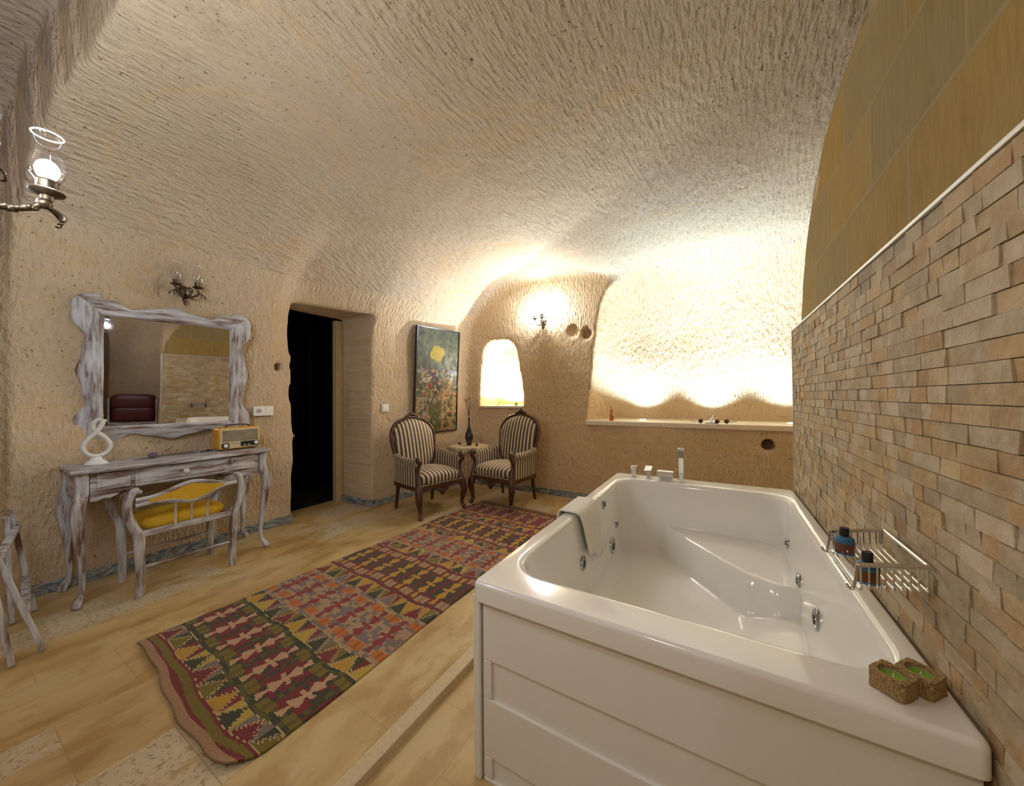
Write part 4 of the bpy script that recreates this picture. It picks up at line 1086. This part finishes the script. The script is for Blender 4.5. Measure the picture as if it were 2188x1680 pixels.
# ------------------------------------------------------------------ vanity stool
st = thing('vanity_stool', 'whitewashed vanity chair with yellow seat and scrolled arms at the console', 'stool', (-3.24, .93, 0))
SO = (3.24, -.93, 0); B = lambda q, nm, mt_, par=st, **k: q.shift(SO).build(nm, mt_, par, **k)
M_yel = mat('yellow_fabric', (.62, .36, .015), .8, nscale=60, var=.12, bmp=.002)
for x_ in (-3.055, -3.43):
    for sgn, yc in ((-1, .695), (1, 1.170)):
        h_ = 1. if x_ > -3.2 else .96
        p = catmull([(x_, yc, .0), (x_, yc-sgn*.004, .14), (x_, yc+sgn*.002, .28), (x_, yc+sgn*.004, .37), (x_, yc+sgn*.030, .44), (x_, yc+sgn*.052, .52), (x_, yc+sgn*.050, .60*h_), (x_, yc+sgn*.030, .645*h_), (x_, yc+sgn*.006, .650*h_)], 5)
        r = lerp_list([.020, .022, .026, .027, .024, .023, .022, .022, .019], 5)
        B(MB().tube(p, r, 8), 'leg', M_wz, ang=60)
for yc in (.662, 1.205): B(MB().tube([(-3.43, yc+(.03 if yc < 1 else -.03), .625), (-3.25, yc, .60), (-3.06, yc+(.03 if yc < 1 else -.03), .64)], .016, 8), 'arm_rail', M_wx)
# back rail: two members bowing round a yellow eye-shaped pad
up_ = catmull([(-3.05, .675, .592), (-3.045, .76, .600), (-3.04, .85, .632), (-3.04, .935, .655), (-3.04, 1.02, .640), (-3.045, 1.10, .618), (-3.05, 1.19, .628)], 6)
dn_ = catmull([(-3.05, .675, .560), (-3.045, .76, .566), (-3.04, .85, .552), (-3.04, .935, .528), (-3.04, 1.02, .548), (-3.045, 1.10, .590), (-3.05, 1.19, .600)], 6)
B(MB().tube(up_, .0145, 8), 'back_rail', M_wy); B(MB().tube(dn_, .0145, 8), 'back_rail', M_wy)
eye = [(p[1], p[2]) for p in up_[4:-5]]+[(p[1], p[2]) for p in reversed(dn_[4:-5])]
B(MB().prism(eye, -3.052, -3.032, 'x'), 'back_pad', M_yel, smooth=False, bevel=.005)
for y_, zt_ in ((.855, .548), (.935, .525), (1.02, .545)): B(MB().tube([(-3.045, y_, .392), (-3.043, y_, zt_)], .006, 8), 'spindle', M_wz)
B(MB().box(-3.075, -3.04, .70, 1.165, .362, .398), 'seat_rail', M_wy, smooth=False, bevel=.006)
B(MB().box(-3.44, -3.41, .70, 1.165, .362, .398), 'seat_rail', M_wy, smooth=False, bevel=.006)
for y_ in (.700, 1.135): B(MB().box(-3.42, -3.06, y_, y_+.03, .362, .395), 'side_seat_rail', M_wx, smooth=False, bevel=.005)
B(MB().rbox(-3.415, -3.078, .715, 1.150, .375, .455, dome=.022, e=5), 'seat', M_yel, ang=180)
for x_ in (-3.055, -3.43): B(MB().tube([(x_, .70, .175), (x_, 1.165, .175)], .011, 8), 'stretcher', M_wy)

# ------------------------------------------------------------------ things on the console
sct = thing('knot_sculpture', 'white looped ribbon sculpture on round foot at the left end of the console', 'sculpture', (-3.44, .585, .796))
p = catmull([(.012, .030, .285), (.010, .018, .245), (.006, -.006, .200), (.0, -.038, .160), (-.004, -.056, .115), (-.004, -.040, .070), (0, 0, .050), (.004, .042, .070), (.006, .058, .115), (.004, .040, .160), (.0, .010, .195), (-.006, -.012, .230), (-.008, -.004, .270), (.0, .020, .288)], 6)
MB().tube(p, .017, 12, flat=.75).build('ribbon', mat('frosted_resin', (.74, .73, .70), .35, nscale=6, var=.03), sct, ang=180)
MB().lathe([(.001, 0), (.052, 0), (.053, .004), (.046, .014), (.028, .028), (.022, .045), (.001, .048)], 28).build('foot', mat('white_resin', (.82, .82, .82), .25, nscale=6, var=.02), sct, ang=60)

rd = thing('radio', 'retro mustard-yellow radio on the right end of the console', 'radio', (-3.40, 1.335, .797), PI/2+.02)
M_must = mat('mustard_plastic', (.62, .30, .015), .25, nscale=6, var=.04, coat=.3)
# local: front at -y, x along the table
def rrp(x0, x1, z0, z1, r, n=6):
    P_ = []
    for cx, cz, a in ((x1-r, z0+r, -PI/2), (x1-r, z1-r, 0), (x0+r, z1-r, PI/2), (x0+r, z0+r, PI)):
        P_ += [(cx+r*math.cos(a+PI/2*k/n), cz+r*math.sin(a+PI/2*k/n)) for k in range(n+1)]
    return P_
MB().prism(rrp(-.150, .150, .008, .182, .022), -.045, .055, 'y').build('body', M_must, rd, bevel=.007, ang=40)
for dx in (-.11, .11): MB().lathe([(.012, 0), (.010, .010)], 12, (dx, 0, 0)).build('foot', M_black, rd)
MB().prism(rrp(-.138, .138, .016, .172, .012), -.050, -.044, 'y').build('face_plate', mat('cream_plastic', (.60, .50, .30), .4, nscale=5, var=.03), rd, bevel=.002)
m, nt, b = new_mat('speaker_cloth'); f1 = noise(nt, objvec(nt, (300, 300, 300)), 1, 2); f2 = noise(nt, objvec(nt, (14, 1, 30), (0, .5, 0)), 1, 3)
L(nt, mixc(nt, .35, ramp(nt, f2, [(.35, (.17, .14, .09)), (.65, (.30, .25, .17))]), ramp(nt, f1, [(.4, (.1, .08, .05)), (.6, (.4, .34, .25))])), b.inputs['Base Color']); M_cloth = m
MB().box(-.122, .124, -.053, -.049, .070, .158).build('speaker_grille', M_cloth, rd, smooth=False)
MB().prism(rrp(-.128, -.078, .018, .060, .012), -.054, -.049, 'y').build('knob_bezel', M_black, rd)
MB().prism(rrp(.000, .130, .024, .064, .008), -.054, -.049, 'y').build('dial_panel', M_black, rd)
for dx, dz in ((-.103, .039), (.108, .046)): MB().lathe([(.015, 0), (.015, -.010), (.012, -.013), (.001, -.013)], 18, (dx, -.052, dz), 'y').build('knob', M_plastic, rd)
for dx in (.018, .048): MB().box(dx, dx+.018, -.056, -.053, .030, .036).build('button', M_plastic, rd, smooth=False)
for i in range(5): MB().box(-.06+.010*i, -.056+.010*i, -.0515, -.0495, .048, .054).build('print_mark', mat('print_ink', (.08, .06, .04), .6, nscale=9), rd, smooth=False)
hd = MB().tube(catmull([(-.085, .005, .176), (-.080, .005, .190), (-.06, .005, .197), (0, .005, .200), (.06, .005, .197), (.080, .005, .190), (.085, .005, .176)], 5), .006, 8, flat=1.8)
hd.build('handle', mat('brown_handle', (.10, .035, .02), .4, nscale=20), rd)
o = MB().tube(catmull([(-3.43, 1.182, .802), (-3.41, 1.15, .812), (-3.40, 1.115, .806), (-3.42, 1.10, .802), (-3.45, 1.125, .801), (-3.44, 1.16, .804), (-3.50, 1.17, .802), (-3.57, 1.20, .802)], 6), .0035, 8).build('power_cable', M_black)
tag(o, 'short black coiled cable beside the yellow radio', 'cable')
lv = thing('dried_lavender', 'dried stems with a purple flower head lying on the console', 'dried flowers', (-3.42, .94, .797))
fl_ = MB()
for i in range(30):
    a, b_2 = i*2.4, math.acos(1-2*(i+.5)/30); fl_.ball((-.0+.016*math.sin(b_2)*math.cos(a), -.10+.020*math.sin(b_2)*math.sin(a), .020+.015*math.cos(b_2)), .007, 6, 4)
fl_.build('flower_head', mat('lavender_bloom', (.22, .15, .22), .9, nscale=80, var=.3), lv)
for k, (a, b_2) in enumerate((((-.0, -.16, .005), (.03, .14, .008)), ((.01, -.09, .012), (-.01, .13, .012)), ((-.02, -.05, .016), (-.08, .03, .06)), ((.02, -.2, .004), (.0, .05, .006)))):
    q = MB().tube([a, tuple((Vector(a)+Vector(b_2))/2+Vector((.004, 0, .003))), b_2], .0016, 5)
    for j in range(12):
        v = Vector(a).lerp(Vector(b_2), .3+.7*j/12); q.ball((v.x+.003*math.sin(j*2), v.y, v.z+.002), .0032, 5, 4)
    q.build('stem', M_twig, lv)

# ------------------------------------------------------------------ folded stand leaning in the left corner
rk = thing('luggage_rack', 'folded whitewashed wooden luggage rack leaning in the left corner', 'luggage rack', (-3.05, .24, 0))
RO = (3.05, -.24, 0)
def board(a, b_2, wd=.045, th=.022, nm='leg'):
    a, b_2 = Vector(a), Vector(b_2); d = (b_2-a).normalized(); s = Vector((1, 0, 0)); s = (s-d*s.dot(d)).normalized()*wd/2; t_ = d.cross(s).normalized()*th/2
    vs = [a-s-t_, a+s-t_, a+s+t_, a-s+t_, b_2-s-t_, b_2+s-t_, b_2+s+t_, b_2-s+t_]
    MB().add(vs, [(0, 1, 2, 3), (4, 5, 6, 7), (0, 1, 5, 4), (1, 2, 6, 5), (2, 3, 7, 6), (3, 0, 4, 7)]).shift(RO).build(nm, M_wz, rk, smooth=False, bevel=.004)
board((-2.815, .312, .012), (-2.815, .170, .56)); board((-3.385, .345, .012), (-3.385, .265, .60))
board((-2.765, .222, .012), (-2.790, .150, .58)); board((-3.29, .265, .012), (-3.30, .245, .58))
board((-2.80, .262, .22), (-3.40, .318, .22), nm='crossbar', wd=.03); board((-2.80, .19, .50), (-3.38, .285, .50), nm='crossbar', wd=.03)

# ------------------------------------------------------------------ things on the ledge and in the niche
def small(name, q, mt_, loc, lab, cat, grp=None, **k):
    o = q.build(name, mt_, **k); o.location = loc; return tag(o, lab, cat, grp)
fg = thing('figurine', 'small orange carved figurine at the left end of the ledge', 'figurine', (-1.06, 4.02, .925))
M_or = mat('orange_ceramic', (.50, .13, .015), .35, nscale=70, var=.5)
MB().lathe([(.001, 0), (.026, 0), (.028, .01), (.022, .03), (.024, .055), (.018, .075), (.012, .085)], 16).build('body', M_or, fg, ang=60)
MB().ball((0, 0, .103), .017, 12, 8, 1, 1, 1.2).build('head', M_or, fg); MB().lathe([(.015, .115), (.018, .121), (.012, .128), (.010, .136), (.001, .137)], 14).build('hat', M_or, fg, ang=60)
MB().ball((.016, -.018, .04), .010, 8, 6, 1, 1, 1.6).build('arm', mat('dark_glaze', (.12, .03, .01), .4, nscale=40), fg)
for i, (x_, wd_) in enumerate(((-.775, 'left'), (-.055, 'middle'), (.605, 'right'))):
    t = thing('ledge_spotlight', 'round white recessed uplight in the ledge, %s one of three' % wd_, 'spotlight', (x_, 4.30, .926), 0, 'uplights in the ledge')
    MB().lathe([(.045, 0), (.045, .004), (.036, .007), (.033, .004)], 24, caps=False).build('ring', M_plastic, t)
    MB().lathe([(.034, .0035), (.001, .0036)], 24).build('lens', emit('uplight_lens_%d' % i, (1, .97, .9), 12), t)
    ld = bpy.data.lights.new('uplight', 'SPOT'); ld.energy = SPOT_W; ld.color = (.58, .80, 1); ld.spot_size = math.radians(125); ld.spot_blend = .9; ld.shadow_soft_size = .03
    lo = bpy.data.objects.new('uplight_beam', ld); COL.objects.link(lo); lo.parent = t; lo.location = (0, 0, .02); lo.rotation_euler = (PI, 0, 0)
cd = thing('ledge_candle', 'white candle in white saucer among dark cones on the ledge', 'candle', (-.075, 4.02, .925))
MB().lathe([(.001, 0), (.045, 0), (.058, .012), (.055, .014), (.04, .006), (.001, .006)], 24).build('saucer', M_plastic, cd)
MB().tube(catmull([(0, 0, .006), (.004, 0, .03), (.018, 0, .055), (.022, 0, .085)], 4), lerp_list([.022, .016, .010, .004], 4), 12).build('swan_neck', M_plastic, cd)
def ledge_cone(x_, y_, lab):
    q = MB(); q.ball((0, 0, .021), .019, 10, 8, 1, 1, 1.1)
    for i in range(30):
        a = i*2.4; z_ = .006+.034*i/30; r_ = .020*math.sin(PI*(i+3)/36); q.ball((r_*math.cos(a), r_*math.sin(a), z_), .006, 5, 4, 1, 1, .6)
    s = -1 if x_ < -.06 else 1
    q.tube([(0, 0, .02), (s*.045, 0, .012), (s*.085, 0, .024)], .0022, 5)
    o = q.build('pine_cone', M_cone); o.location = (x_, y_, .925); tag(o, lab, 'pine cone', 'dark cones on the ledge')
ledge_cone(-.165, 4.00, 'dark pine cone on the ledge, left of the white candle'); ledge_cone(-.022, 3.985, 'dark pine cone on the ledge, right against the white candle'); ledge_cone(.058, 4.03, 'dark pine cone on the ledge, rightmost of three')
small('niche_pebble', MB().ball((0, 0, .014), .02, 10, 8, 1, 1, .7), mat('gold_stone', (.45, .34, .12), .5, nscale=30), (-2.62, 4.06, 1.088), 'small yellowish stone in the middle of the arched niche', 'stone', ang=180)
small('niche_cup', MB().lathe([(.001, 0), (.02, 0), (.022, .03), (.018, .045), (.001, .045)], 16), mat('olive_glass', (.30, .30, .10), .3, nscale=30), (-2.33, 4.06, 1.088), 'small olive cup at the right end of the arched niche', 'cup')
nt_ = thing('niche_light', 'small recessed light in the floor of the arched niche', 'spotlight', (-2.53, 4.27, 1.089))
MB().lathe([(.035, 0), (.035, .005), (.028, .007), (.026, .004)], 20, caps=False).build('ring', M_plastic, nt_)
MB().lathe([(.027, .0035), (.001, .0036)], 20).build('lens', emit('niche_lens', (1, .97, .88), 12), nt_)
ld = bpy.data.lights.new('niche_uplight', 'SPOT'); ld.energy = WIN_W*3; ld.color = (.8, .92, 1); ld.spot_size = math.radians(160); ld.spot_blend = .6; ld.shadow_soft_size = .025
lo = bpy.data.objects.new('niche_beam', ld); COL.objects.link(lo); lo.parent = nt_; lo.location = (0, 0, .025); lo.rotation_euler = (PI, 0, 0)

# ------------------------------------------------------------------ unseen fill lamp added behind the viewer (lights the vault and tub)
clp = thing('fill_lamp', 'unseen round fill lamp added behind the viewer', 'fill lamp', (-.35, -.50, 1.93))
MB().lathe([(.001, 1.20), (.05, 1.20), (.05, 1.17), (.006, 1.16), (.006, .0)], 20).build('stem', M_brass, clp, ang=50)
MB().lathe([(.10, .02), (.10, .0), (.09, -.03), (.05, -.06), (.001, -.068)], 28).build('globe', emit('fill_globe', (1, .85, .66), FILL_W/(PI*.085)), clp, ang=60)

# ------------------------------------------------------------------ side room seen in the mirror
bs = thing('bed_bench', 'maroon upholstered bench with whitewashed frame, seen in the mirror', 'bench', (2.45, .29, ZL))
M_mar = mat('maroon_leather', (.09, .012, .014), .35, nscale=8, var=.25)
MB().rbox(-.22, .22, -.29, .29, .36, .66, e=7).build('seat', M_mar, bs, ang=180)
MB().rbox(-.23, .0, -.30, .30, .60, .88, e=5).build('roll', M_mar, bs, ang=180)
for y_ in (-.31, .30): MB().box(-.23, .23, y_-.012, y_+.012, .30, .80).build('side_frame', M_wz, bs, smooth=False, bevel=.004)
MB().box(-.24, .24, -.31, .31, .29, .36).build('base_frame', M_wy, bs, smooth=False, bevel=.004)
for sx in (-.2, .2):
    for sy in (-.28, .28): MB().box(sx-.02, sx+.02, sy-.02, sy+.02, 0, .29).build('leg', M_wz, bs, smooth=False, bevel=.003)
tv = thing('wall_screen', 'flat black screen on the side-room wall, seen edge-on in the mirror', 'screen', (2.35, -.105, 1.66))
MB().box(-.42, .42, -.02, .02, -.25, .25).build('panel', M_black, tv, smooth=False, bevel=.004)
MB().box(-.08, .08, -.045, -.018, -.08, .08).build('bracket', M_black, tv, smooth=False)
